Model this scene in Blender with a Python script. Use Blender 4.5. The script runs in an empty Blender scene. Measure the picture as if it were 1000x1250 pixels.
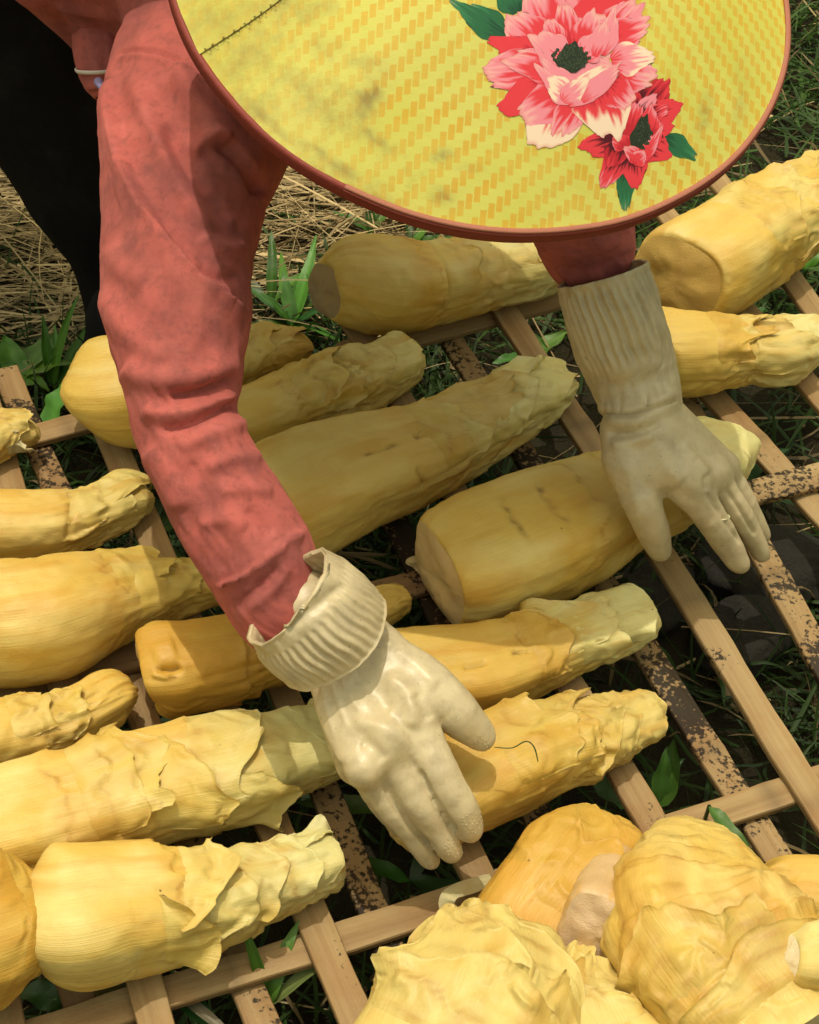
import bpy, math, random
import numpy as np
from mathutils import Matrix, Vector

random.seed(7)
SC = bpy.context.scene
COL = SC.collection
# ------------------------------------------------------------------ camera, sky, sun, exposure
FPX, PITCH, ROLL, CAMZ = 2100.0, math.radians(46.83), math.radians(-4.67), 1.255
F_ = np.array([0, math.cos(PITCH), -math.sin(PITCH)])
_r = np.array([1.0, 0, 0]); _d = np.cross(F_, _r)
R_ = math.cos(ROLL) * _r + math.sin(ROLL) * _d
D_ = -math.sin(ROLL) * _r + math.cos(ROLL) * _d
C_ = np.array([0, 0, CAMZ])
cam = bpy.data.cameras.new('camera'); camo = bpy.data.objects.new('camera', cam); COL.objects.link(camo)
cam.sensor_fit = 'VERTICAL'; cam.sensor_height = 24.0; cam.lens = 24.0 * FPX / 1250.0
cam.clip_start = 0.05; cam.clip_end = 200.0
m = Matrix.Identity(4)
for i in range(3):
    m[i][0] = R_[i]; m[i][1] = -D_[i]; m[i][2] = -F_[i]; m[i][3] = C_[i]
camo.matrix_world = m
SC.camera = camo
SC.render.resolution_x, SC.render.resolution_y = 819, 1024

SUN_EL, SUN_AZ = math.radians(80.5), math.radians(130)      # direction towards the sun
world = bpy.data.worlds.new('World'); SC.world = world; world.use_nodes = True
wn = world.node_tree; bg = wn.nodes['Background']
sky = wn.nodes.new('ShaderNodeTexSky'); sky.sky_type = 'NISHITA'; sky.sun_disc = False
sky.sun_elevation = SUN_EL; sky.sun_rotation = math.radians(90) - SUN_AZ
sky.dust_density = 6.0; sky.air_density = 4.8; sky.ozone_density = 0.3
wn.links.new(sky.outputs[0], bg.inputs[0]); bg.inputs[1].default_value = 0.15
sl = bpy.data.lights.new('sun', 'SUN'); slo = bpy.data.objects.new('sun', sl); COL.objects.link(slo)
sl.energy = 2.0; sl.angle = math.radians(0.55); sl.color = (1.0, 0.93, 0.80)
sd = Vector((math.cos(SUN_EL) * math.cos(SUN_AZ), math.cos(SUN_EL) * math.sin(SUN_AZ), math.sin(SUN_EL)))
slo.rotation_euler = sd.to_track_quat('Z', 'Y').to_euler(); slo.location = (0, 0, 4)
SC.view_settings.view_transform = 'Standard'; SC.view_settings.look = 'None'
SC.view_settings.exposure = -0.04; SC.view_settings.gamma = 1.0; SC.view_settings.use_curve_mapping = False

ZR = 0.20           # height of the rack's upper face above the ground


# ------------------------------------------------------------------ helpers
def U(px, py, z):
    """point at height z that shows at photograph position px, py"""
    d = F_ + (px - 500.0) / FPX * R_ + (py - 625.0) / FPX * D_
    return C_ + d * ((z - CAMZ) / d[2])


def UY(px, py, y):
    d = F_ + (px - 500.0) / FPX * R_ + (py - 625.0) / FPX * D_
    return C_ + d * (y / d[1])


def proj(V):
    q = V - C_; z = q @ F_
    return 500 + FPX * (q @ R_) / z, 625 + FPX * (q @ D_) / z, z


def hash3(x, y, z, seed):
    h = (x.astype(np.int64) * 374761393 + y.astype(np.int64) * 668265263 + z.astype(np.int64) * 1440662683 + seed * 974711) & 0xffffffff
    h = ((h ^ (h >> 13)) * 1274126177) & 0xffffffff
    h = h ^ (h >> 16)
    return (h & 0xffff) / 32767.5 - 1.0


def noise(x, y, z=0.0, seed=0):
    x, y, z = np.broadcast_arrays(np.asarray(x, float), np.asarray(y, float), np.asarray(z, float))
    xi, yi, zi = np.floor(x), np.floor(y), np.floor(z)
    fx, fy, fz = x - xi, y - yi, z - zi
    ux, uy, uz = [t * t * t * (t * (t * 6 - 15) + 10) for t in (fx, fy, fz)]
    r = 0
    for a in (0, 1):
        for b in (0, 1):
            for c in (0, 1):
                r = r + hash3(xi + a, yi + b, zi + c, seed) * (ux if a else 1 - ux) * (uy if b else 1 - uy) * (uz if c else 1 - uz)
    return r


def fbm(x, y, z=0.0, seed=0, n=3):
    r, a, f = 0, 1.0, 1.0
    for i in range(n):
        r = r + a * noise(np.asarray(x) * f, np.asarray(y) * f, np.asarray(z) * f, seed + i * 17); a *= .5; f *= 2.03
    return r


def sstep(a, b, x):
    t = np.clip((x - a) / (b - a), 0, 1); return t * t * (3 - 2 * t)


def mk(name, V, Fc, mat, parent=None, smooth=True, uv=None, col=None):
    """one mesh object from arrays; Fc is an (n,k) array or a list of such arrays"""
    me = bpy.data.meshes.new(name)
    if not isinstance(Fc, list): Fc = [Fc]
    Fc = [np.asarray(f, np.int32) for f in Fc if len(f)]
    V = np.asarray(V, np.float32)
    me.vertices.add(len(V)); me.vertices.foreach_set('co', V.ravel())
    loops = np.concatenate([f.ravel() for f in Fc]); tot = np.concatenate([np.full(len(f), f.shape[1], np.int32) for f in Fc])
    me.loops.add(len(loops)); me.loops.foreach_set('vertex_index', loops)
    me.polygons.add(len(tot)); me.polygons.foreach_set('loop_start', np.concatenate([[0], np.cumsum(tot)[:-1]]).astype(np.int32))
    me.update(calc_edges=True)
    me.polygons.foreach_set('use_smooth', np.full(len(tot), smooth))
    if uv is not None:
        l = me.uv_layers.new(name='UVMap'); l.data.foreach_set('uv', np.asarray(uv, np.float32)[loops].ravel())
    if col is not None:
        a = me.color_attributes.new('Col', 'FLOAT_COLOR', 'POINT')
        c = np.ones((len(V), 4), np.float32); col = np.asarray(col); c[:, :col.shape[1]] = col; a.data.foreach_set('color', c.ravel())
    me.validate()
    if mat: me.materials.append(mat)
    o = bpy.data.objects.new(name, me); COL.objects.link(o)
    if parent: o.parent = parent
    return o


def empty(name, loc=(0, 0, 0)):
    o = bpy.data.objects.new(name, None); o.empty_display_size = .05; COL.objects.link(o)
    return o


def tag(o, label=None, cat=None, group=None, kind=None):
    if label: o['label'] = label
    if cat: o['category'] = cat
    if group: o['group'] = group
    if kind: o['kind'] = kind
    return o


def gridq(n, m_, wrap=True):
    i = np.arange(n - 1)[:, None]; mm = m_ if wrap else m_ - 1; j = np.arange(mm)[None, :]; j2 = (j + 1) % m_
    a = i * m_ + j; b = i * m_ + j2; c = (i + 1) * m_ + j2; d = (i + 1) * m_ + j
    return np.stack([a, b, c, d], -1).reshape(-1, 4)


def vnormals(V, Q):
    n = np.zeros_like(V)
    for q in (Q if isinstance(Q, list) else [Q]):
        fn = np.cross(V[q[:, 2]] - V[q[:, 0]], V[q[:, -1]] - V[q[:, 1]])
        for k in range(q.shape[1]): np.add.at(n, q[:, k], fn)
    return n / (np.linalg.norm(n, axis=1, keepdims=True) + 1e-12)


def crom(P, t):
    """Catmull-Rom through rows of P at parameters 0..len-1"""
    P = np.asarray(P, float); n = len(P)
    t = np.clip(t, 0, n - 1 - 1e-9); i = np.floor(t).astype(int); f = (t - i)[:, None]
    g = lambda k: P[np.clip(k, 0, n - 1)]
    p0, p1, p2, p3 = g(i - 1), g(i), g(i + 1), g(i + 2)
    return .5 * (2 * p1 + (p2 - p0) * f + (2 * p0 - 5 * p1 + 4 * p2 - p3) * f ** 2 + (3 * p1 - p0 - 3 * p2 + p3) * f ** 3)


def sculpt(V, Q, strokes, iters=1):
    """raise or press folds along lines on the surface that looks up"""
    V = V.copy()
    N = vnormals(V, Q)
    view = C_ - V; view /= np.linalg.norm(view, axis=1, keepdims=True)
    face = sstep(.02, .3, (N * view).sum(1))
    px, py, _ = proj(V)
    for st in strokes:
        pts, w, h, prof = np.array(st[0], float), st[1], st[2], (st[3] if len(st) > 3 else 'r')
        if len(pts) > 2: pts = crom(pts, np.linspace(0, len(pts) - 1, 6 * len(pts)))
        lo, hi = pts.min(0) - 4 * w, pts.max(0) + 4 * w
        k = np.where((px > lo[0]) & (px < hi[0]) & (py > lo[1]) & (py < hi[1]) & (face > 0))[0]
        if not len(k): continue
        q = np.stack([px[k], py[k]], 1); best = np.full(len(k), 1e9); sgn = np.zeros(len(k)); tt = np.zeros(len(k))
        ns = len(pts) - 1
        for s in range(ns):
            a, b = pts[s], pts[s + 1]; ab = b - a; L2 = ab @ ab + 1e-9
            t = np.clip(((q - a) @ ab) / L2, 0, 1); dv = q - a - t[:, None] * ab; d = np.hypot(dv[:, 0], dv[:, 1])
            u = d < best; best[u] = d[u]; sgn[u] = (ab[0] * dv[:, 1] - ab[1] * dv[:, 0])[u]; tt[u] = ((s + t) / ns)[u]
        taper = sstep(0, .18, tt) * sstep(0, .18, 1 - tt)
        if prof == 'r': f = np.exp(-(best / w) ** 2)
        else:                                   # 's': raised on the right-hand side of the line (image y down), crisp drop on the left
            sd_ = best * np.sign(sgn)
            f = np.where(sd_ > 0, np.exp(-(sd_ / w) ** 1.3), np.exp(-(sd_ / (w * .18)) ** 2)) * (1 if prof == 's' else 1)
        V[k] += N[k] * (h * f * taper * face[k])[:, None]
    return V


def snets(Fd, org, h):
    """surface of a distance grid"""
    s = Fd < 0; nx, ny, nz = Fd.shape
    cs = [(a, b, c) for a in (0, 1) for b in (0, 1) for c in (0, 1)]
    cnt = sum(s[a:nx - 1 + a, b:ny - 1 + b, c:nz - 1 + c].astype(np.int8) for a, b, c in cs)
    I = np.argwhere((cnt > 0) & (cnt < 8)); idx = -np.ones((nx - 1, ny - 1, nz - 1), np.int64); idx[tuple(I.T)] = np.arange(len(I))
    acc = np.zeros((len(I), 3)); num = np.zeros(len(I))
    for A in cs:
        for ax in range(3):
            if A[ax]: continue
            B = list(A); B[ax] = 1
            va = Fd[I[:, 0] + A[0], I[:, 1] + A[1], I[:, 2] + A[2]]; vb = Fd[I[:, 0] + B[0], I[:, 1] + B[1], I[:, 2] + B[2]]
            k = (va < 0) != (vb < 0); t = va[k] / (va[k] - vb[k])
            p = np.tile(np.array(A, float), (k.sum(), 1)); p[:, ax] = t
            acc[k] += p; num[k] += 1
    V = org + h * (I + acc / num[:, None])
    out = []
    for ax in range(3):
        b, c = (ax + 1) % 3, (ax + 2) % 3
        sl0 = [slice(None)] * 3; sl0[ax] = slice(0, -1); sl1 = [slice(None)] * 3; sl1[ax] = slice(1, None)
        s0, s1 = s[tuple(sl0)], s[tuple(sl1)]
        E = np.argwhere(s0 != s1); dirn = s0[tuple(E.T)]
        ok = (E[:, b] > 0) & (E[:, c] > 0) & (E[:, b] < Fd.shape[b] - 1) & (E[:, c] < Fd.shape[c] - 1)
        E, dirn = E[ok], dirn[ok]
        def g(db, dc):
            e = E.copy(); e[:, b] += db; e[:, c] += dc; return idx[tuple(e.T)]
        q = np.stack([g(-1, -1), g(0, -1), g(0, 0), g(-1, 0)], 1)
        q[~dirn] = q[~dirn][:, ::-1]; out.append(q)
    return V, np.concatenate(out)


def relax(V, Q, n=2, lam=.5):
    for _ in range(n):
        acc = np.zeros_like(V); cnt = np.zeros(len(V))
        for a, b in ((0, 1), (1, 2), (2, 3), (3, 0)):
            for i, j in ((a, b), (b, a)):
                np.add.at(acc, Q[:, i], V[Q[:, j]]); np.add.at(cnt, Q[:, i], 1)
        V = V + lam * (acc / cnt[:, None] - V)
    return V


def blob(prims, h, k=.01, pad=.03):
    """smooth union of tapered capsules (a, b, ra, rb[, squash vector, squash factor])"""
    pts = np.array([p[i] for p in prims for i in (0, 1)]); rm = max(max(p[2], p[3]) for p in prims)
    lo, hi = pts.min(0) - rm - pad, pts.max(0) + rm + pad
    n = np.ceil((hi - lo) / h).astype(int) + 1
    G = np.full(n, 1.0, np.float32)
    for p in prims:
        a, b, ra, rb = np.array(p[0], float), np.array(p[1], float), p[2], p[3]
        M = max(ra, rb) * 1.6 + pad
        i0 = np.maximum(((np.minimum(a, b) - M - lo) / h).astype(int), 0); i1 = np.minimum(((np.maximum(a, b) + M - lo) / h).astype(int) + 2, n)
        ax = [lo[i] + h * np.arange(i0[i], i1[i]) for i in range(3)]
        X = np.stack(np.meshgrid(*ax, indexing='ij'), -1) - a
        ab = b - a
        if len(p) > 4 and p[4] is not None:
            sv = np.array(p[4], float); sv /= np.linalg.norm(sv); X = X + (X @ sv)[..., None] * sv * (p[5] - 1); ab = ab + (ab @ sv) * sv * (p[5] - 1)
        t = np.clip((X @ ab) / (ab @ ab + 1e-12), 0, 1)
        d = np.linalg.norm(X - t[..., None] * ab, axis=-1) - (ra + (rb - ra) * t)
        if len(p) > 4 and p[4] is not None: d = d / max(1.0, p[5]) ** .5
        S = (slice(i0[0], i1[0]), slice(i0[1], i1[1]), slice(i0[2], i1[2]))
        kk = p[6] if len(p) > 6 else k
        g = G[S]; hh = np.maximum(kk - np.abs(g - d), 0) / kk
        G[S] = np.minimum(g, d) - hh * hh * kk * .25
    return snets(G, lo, h)


# ------------------------------------------------------------------ materials
def newmat(name):
    mt = bpy.data.materials.new(name); mt.use_nodes = True
    nt = mt.node_tree; b = nt.nodes['Principled BSDF']
    return mt, nt, b


def nd(nt, typ, **kw):
    n = nt.nodes.new(typ)
    for k, v in kw.items():
        if k.startswith('i_'): n.inputs[k[2:]].default_value = v
        else: setattr(n, k, v)
    return n


def mixc(nt, fac, a, b, blend='MIX'):
    n = nt.nodes.new('ShaderNodeMix'); n.data_type = 'RGBA'; n.blend_type = blend
    for s, v in ((0, fac), (6, a), (7, b)):
        if hasattr(v, 'is_output'): nt.links.new(v, n.inputs[s])
        elif s == 0: n.inputs[0].default_value = v
        else: n.inputs[s].default_value = (*v, 1) if len(v) == 3 else v
    return n.outputs[2]


def ramp(nt, src, stops):
    n = nt.nodes.new('ShaderNodeValToRGB'); e = n.color_ramp.elements
    while len(e) < len(stops): e.new(.5)
    for k, (p, c) in enumerate(stops):
        e[k].position = p; e[k].color = (*c, 1) if hasattr(c, '__len__') else (c, c, c, 1)
    nt.links.new(src, n.inputs[0]); return n.outputs[0]


def mathn(nt, op, a, b=None, c=None):
    n = nt.nodes.new('ShaderNodeMath'); n.operation = op
    for i, v in enumerate((a, b, c)):
        if v is None: continue
        if hasattr(v, 'is_output'): nt.links.new(v, n.inputs[i])
        else: n.inputs[i].default_value = v
    return n.outputs[0]


def noisen(nt, vec, scale, detail=4, rough=.55, mapping=None):
    if mapping:
        mp = nd(nt, 'ShaderNodeMapping'); mp.inputs['Scale'].default_value = mapping; nt.links.new(vec, mp.inputs[0]); vec = mp.outputs[0]
    n = nd(nt, 'ShaderNodeTexNoise'); n.inputs['Scale'].default_value = scale; n.inputs['Detail'].default_value = detail; n.inputs['Roughness'].default_value = rough
    nt.links.new(vec, n.inputs['Vector']); return n.outputs[0]


def bumpn(nt, b, hgt, dist, strength=1.0, prev=None):
    n = nd(nt, 'ShaderNodeBump'); n.inputs['Strength'].default_value = strength; n.inputs['Distance'].default_value = dist
    nt.links.new(hgt, n.inputs['Height'])
    if prev is not None: nt.links.new(prev, n.inputs['Normal'])
    nt.links.new(n.outputs[0], b.inputs['Normal']); return n.outputs[0]


def attr(nt, name='Col', typ='GEOMETRY'):
    n = nd(nt, 'ShaderNodeAttribute', attribute_name=name, attribute_type=typ); return n


def mat_shoot():
    mt, nt, b = newmat('bamboo_shoot_flesh')
    at = attr(nt); tc = nd(nt, 'ShaderNodeTexCoord')
    fib = noisen(nt, tc.outputs['UV'], 1.0, 3, .6, (230, 13, 1))
    fib2 = noisen(nt, tc.outputs['UV'], 1.0, 4, .6, (75, 5, 1))
    fine = noisen(nt, tc.outputs['Object'], 170, 5, .6)
    patch = noisen(nt, tc.outputs['Object'], 28, 4, .6)
    c = mixc(nt, mathn(nt, 'MULTIPLY', ramp(nt, fib2, [(.45, 0.0), (.75, 1.0)]), .09), at.outputs[0], (.48, .22, .03), 'MIX')
    c = mixc(nt, mathn(nt, 'MULTIPLY', ramp(nt, patch, [(.5, 0.0), (.72, 1.0)]), .28), c, (.52, .27, .04))
    spots = nd(nt, 'ShaderNodeTexVoronoi'); spots.inputs['Scale'].default_value = 62; nt.links.new(tc.outputs['Object'], spots.inputs['Vector'])
    sp = ramp(nt, spots.outputs['Distance'], [(.035, 1.0), (.07, 0.0)])
    gate = ramp(nt, noisen(nt, tc.outputs['Object'], 22, 2), [(.56, 0.0), (.62, 1.0)])
    c = mixc(nt, mathn(nt, 'MULTIPLY', mathn(nt, 'MULTIPLY', sp, gate), .8), c, (.10, .045, .012))
    nt.links.new(c, b.inputs['Base Color'])
    rr = ramp(nt, patch, [(.3, .36), (.7, .58)])
    nt.links.new(rr, b.inputs['Roughness'])
    b.inputs['Specular IOR Level'].default_value = .42
    b.inputs['Subsurface Weight'].default_value = .22; b.inputs['Subsurface Radius'].default_value = (.010, .006, .002); b.inputs['Subsurface Scale'].default_value = .6
    p = bumpn(nt, b, fib, .0007, .7)
    rg = nd(nt, 'ShaderNodeTexNoise', noise_type='RIDGED_MULTIFRACTAL', normalize=True)
    for k_, v_ in (('Scale', 34.0), ('Detail', 3.0), ('Roughness', .5), ('Distortion', 1.1)): rg.inputs[k_].default_value = v_
    nt.links.new(tc.outputs['Object'], rg.inputs['Vector'])
    cr = mathn(nt, 'MULTIPLY', rg.outputs[0], at.outputs['Alpha'])
    p = bumpn(nt, b, cr, .0075, .8, p)
    bumpn(nt, b, fine, .0009, .5, p)
    return mt


def mat_cutface():
    mt, nt, b = newmat('cut_flesh')
    at = attr(nt); tc = nd(nt, 'ShaderNodeTexCoord')
    v = nd(nt, 'ShaderNodeTexVoronoi'); v.inputs['Scale'].default_value = 760; nt.links.new(tc.outputs['Object'], v.inputs['Vector'])
    pits = ramp(nt, v.outputs['Distance'], [(.1, 0.0), (.5, 1.0)])
    n2 = noisen(nt, tc.outputs['Object'], 45, 5, .65)
    c = mixc(nt, mathn(nt, 'MULTIPLY', ramp(nt, n2, [(.45, 0.0), (.7, 1.0)]), .35), at.outputs[0], (.50, .30, .10))
    nt.links.new(c, b.inputs['Base Color']); b.inputs['Roughness'].default_value = .6
    b.inputs['Subsurface Weight'].default_value = .15; b.inputs['Subsurface Radius'].default_value = (.008, .005, .002); b.inputs['Subsurface Scale'].default_value = .5
    p = bumpn(nt, b, pits, .0005, .45); bumpn(nt, b, n2, .0012, .5, p)
    return mt


def mat_slat():
    mt, nt, b = newmat('split_bamboo')
    tc = nd(nt, 'ShaderNodeTexCoord'); at = attr(nt); mo = attr(nt, 'mould', 'OBJECT'); to = attr(nt, 'tone', 'OBJECT')
    gr = noisen(nt, tc.outputs['UV'], 1.0, 4, .65, (700, 9, 1))
    gr2 = noisen(nt, tc.outputs['UV'], 1.0, 3, .6, (120, 3, 1))
    c = ramp(nt, gr2, [(.25, (.215, .135, .054)), (.5, (.325, .222, .098)), (.78, (.43, .318, .155))])
    c = mixc(nt, mathn(nt, 'MULTIPLY', ramp(nt, gr, [(.4, 0.0), (.75, 1.0)]), .45), c, (.30, .16, .065))
    stain = noisen(nt, tc.outputs['Object'], 14, 5, .65)
    c = mixc(nt, mathn(nt, 'MULTIPLY', ramp(nt, stain, [(.5, 0.0), (.7, 1.0)]), .55), c, (.27, .135, .05))
    c = mixc(nt, to.outputs['Fac'], c, (.20, .10, .045))
    # mould: dark specks gathered in patches
    sp = noisen(nt, tc.outputs['Object'], 230, 3, .6)
    pat = noisen(nt, tc.outputs['Object'], 13, 3, .5)
    thr = mathn(nt, 'ADD', mathn(nt, 'MULTIPLY', mathn(nt, 'SUBTRACT', mo.outputs['Fac'], .5), .5), mathn(nt, 'MULTIPLY', mathn(nt, 'SUBTRACT', pat, .5), .95))
    mask = mathn(nt, 'ADD', mathn(nt, 'MULTIPLY', thr, 1.5), mathn(nt, 'SUBTRACT', sp, .56))
    mask = ramp(nt, mask, [(.0, 0.0), (.09, 1.0)])
    mask = mathn(nt, 'MULTIPLY', mask, mathn(nt, 'GREATER_THAN', mo.outputs['Fac'], .02))
    c = mixc(nt, mathn(nt, 'MULTIPLY', mask, .93), c, (.013, .009, .006))
    c = mixc(nt, 1.0, c, at.outputs[0], 'MULTIPLY'); b.inputs['Specular IOR Level'].default_value = .22
    nt.links.new(c, b.inputs['Base Color'])
    rg = ramp(nt, stain, [(.3, .42), (.7, .68)]); nt.links.new(rg, b.inputs['Roughness'])
    p = bumpn(nt, b, gr, .0006, .7); bumpn(nt, b, sp, .0009, .5, p)
    return mt


def mat_cloth(name, base, dirt, dirt_amt, rough=.85, weave=2600, sheen=.35):
    mt, nt, b = newmat(name); tc = nd(nt, 'ShaderNodeTexCoord'); o = tc.outputs['Object']
    big = noisen(nt, o, 11, 5, .65); mid = noisen(nt, o, 55, 4, .7); fine = noisen(nt, o, weave, 2, .5)
    c = mixc(nt, mathn(nt, 'MULTIPLY', ramp(nt, big, [(.46, 0.0), (.7, 1.0)]), dirt_amt), base, dirt)
    c = mixc(nt, mathn(nt, 'MULTIPLY', ramp(nt, mid, [(.52, 0.0), (.75, 1.0)]), dirt_amt * .8), c, dirt)
    gr = noisen(nt, o, 130, 5, .75); pale = noisen(nt, o, 19, 5, .7)
    c = mixc(nt, mathn(nt, 'MULTIPLY', ramp(nt, gr, [(.52, 0.0), (.66, 1.0)]), dirt_amt * .42), c, tuple(x * .62 for x in dirt))
    c = mixc(nt, mathn(nt, 'MULTIPLY', ramp(nt, pale, [(.5, 0.0), (.7, 1.0)]), dirt_amt * .45), c, tuple(min(1, x * 1.25 + .05) for x in base))
    c = mixc(nt, mathn(nt, 'MULTIPLY', fine, .25), c, tuple(min(1, x * 1.35) for x in base))
    nt.links.new(c, b.inputs['Base Color']); b.inputs['Roughness'].default_value = rough
    b.inputs['Specular IOR Level'].default_value = .15
    b.inputs['Sheen Weight'].default_value = sheen; b.inputs['Sheen Roughness'].default_value = .5
    b.inputs['Sheen Tint'].default_value = (*[min(1, x * 1.3 + .1) for x in base], 1)
    p = bumpn(nt, b, fine, .0006, .5); p = bumpn(nt, b, mid, .0016, .35, p)
    wr = nd(nt, 'ShaderNodeTexNoise', noise_type='RIDGED_MULTIFRACTAL', normalize=True)
    for k_, v_ in (('Scale', 17.0), ('Detail', 3.0), ('Roughness', .45), ('Distortion', .8)): wr.inputs[k_].default_value = v_
    nt.links.new(o, wr.inputs['Vector']); bumpn(nt, b, wr.outputs[0], .006, .35, p)
    return mt


def mat_rubber():
    mt, nt, b = newmat('cream_rubber'); tc = nd(nt, 'ShaderNodeTexCoord'); o = tc.outputs['Object']; to = attr(nt, 'tone', 'OBJECT')
    big = noisen(nt, o, 16, 5, .6); mid = noisen(nt, o, 75, 4, .65); fine = noisen(nt, o, 700, 3, .6)
    c = ramp(nt, big, [(.3, (.62, .53, .33)), (.7, (.54, .45, .27))])
    c = mixc(nt, mathn(nt, 'MULTIPLY', ramp(nt, mid, [(.46, 0.0), (.74, 1.0)]), .55), c, (.31, .25, .15))
    c = mixc(nt, mathn(nt, 'MULTIPLY', ramp(nt, noisen(nt, o, 28, 5, .7), [(.5, 0.0), (.68, 1.0)]), .45), c, (.36, .31, .21))
    sp = ramp(nt, noisen(nt, o, 260, 2, .5), [(.70, 0.0), (.76, 1.0)])
    c = mixc(nt, mathn(nt, 'MULTIPLY', sp, .5), c, (.16, .12, .07))
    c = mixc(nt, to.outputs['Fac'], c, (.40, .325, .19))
    nt.links.new(c, b.inputs['Base Color']); nt.links.new(ramp(nt, mid, [(.3, .30), (.7, .46)]), b.inputs['Roughness'])
    b.inputs['Specular IOR Level'].default_value = .5
    b.inputs['Subsurface Weight'].default_value = .12; b.inputs['Subsurface Radius'].default_value = (.006, .004, .002); b.inputs['Subsurface Scale'].default_value = .5
    p = bumpn(nt, b, mid, .0010, .3); p = bumpn(nt, b, fine, .0004, .4, p)
    wr = nd(nt, 'ShaderNodeTexNoise', noise_type='RIDGED_MULTIFRACTAL', normalize=True)
    for k_, v_ in (('Scale', 24.0), ('Detail', 2.0), ('Roughness', .45), ('Distortion', .9)): wr.inputs[k_].default_value = v_
    nt.links.new(o, wr.inputs['Vector']); bumpn(nt, b, wr.outputs[0], .004, .4, p)
    return mt


def mat_attr(name, rough=.7, bump=None, trans=0, spec=.3, vary=.0, vscale=40):
    mt, nt, b = newmat(name); at = attr(nt); tc = nd(nt, 'ShaderNodeTexCoord'); c = at.outputs[0]
    if vary:
        n_ = noisen(nt, tc.outputs['Object'], vscale, 4, .6)
        c = mixc(nt, mathn(nt, 'MULTIPLY', n_, vary), c, (.02, .018, .01))
    nt.links.new(c, b.inputs['Base Color']); b.inputs['Roughness'].default_value = rough; b.inputs['Specular IOR Level'].default_value = spec
    if bump: bumpn(nt, b, noisen(nt, tc.outputs['Object'], bump[0], 4, .6), bump[1], .7)
    if trans:
        tr = nd(nt, 'ShaderNodeBsdfTranslucent'); nt.links.new(c, tr.inputs[0]); mx = nd(nt, 'ShaderNodeMixShader'); mx.inputs[0].default_value = trans
        nt.links.new(b.outputs[0], mx.inputs[1]); nt.links.new(tr.outputs[0], mx.inputs[2]); nt.links.new(mx.outputs[0], nt.nodes['Material Output'].inputs[0])
    return mt


def mat_soil():
    mt, nt, b = newmat('dark_soil'); tc = nd(nt, 'ShaderNodeTexCoord'); o = tc.outputs['Object']
    n1 = noisen(nt, o, 9, 6, .65); n2 = noisen(nt, o, 80, 5, .65)
    c = ramp(nt, n1, [(.3, (.018, .014, .009)), (.55, (.034, .026, .016)), (.75, (.05, .042, .022))])
    c = mixc(nt, mathn(nt, 'MULTIPLY', n2, .5), c, (.022, .026, .010))
    nt.links.new(c, b.inputs['Base Color']); b.inputs['Roughness'].default_value = .95; b.inputs['Specular IOR Level'].default_value = .1
    p = bumpn(nt, b, n2, .01, .8); bumpn(nt, b, n1, .03, .6, p)
    return mt


def mat_rock():
    mt, nt, b = newmat('dark_rock'); tc = nd(nt, 'ShaderNodeTexCoord'); o = tc.outputs['Object']
    n1 = noisen(nt, o, 12, 6, .65); n2 = noisen(nt, o, 90, 5, .7)
    c = ramp(nt, n1, [(.3, (.011, .008, .005)), (.6, (.019, .015, .009)), (.8, (.036, .028, .017))])
    c = mixc(nt, mathn(nt, 'MULTIPLY', ramp(nt, n2, [(.5, 0.0), (.7, 1.0)]), .4), c, (.018, .022, .008))
    nt.links.new(c, b.inputs['Base Color']); b.inputs['Roughness'].default_value = .9
    p = bumpn(nt, b, n2, .004, .8); bumpn(nt, b, n1, .015, .6, p)
    return mt


def mat_plain(name, c, rough=.6, spec=.3, bump=None):
    mt, nt, b = newmat(name); tc = nd(nt, 'ShaderNodeTexCoord')
    n1 = noisen(nt, tc.outputs['Object'], 60, 4, .6)
    cc = mixc(nt, mathn(nt, 'MULTIPLY', n1, .5), c, tuple(x * .6 for x in c)); nt.links.new(cc, b.inputs['Base Color'])
    b.inputs['Roughness'].default_value = rough; b.inputs['Specular IOR Level'].default_value = spec
    if bump: bumpn(nt, b, noisen(nt, tc.outputs['Object'], bump[0], 3, .6), bump[1], .6)
    return mt


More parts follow.
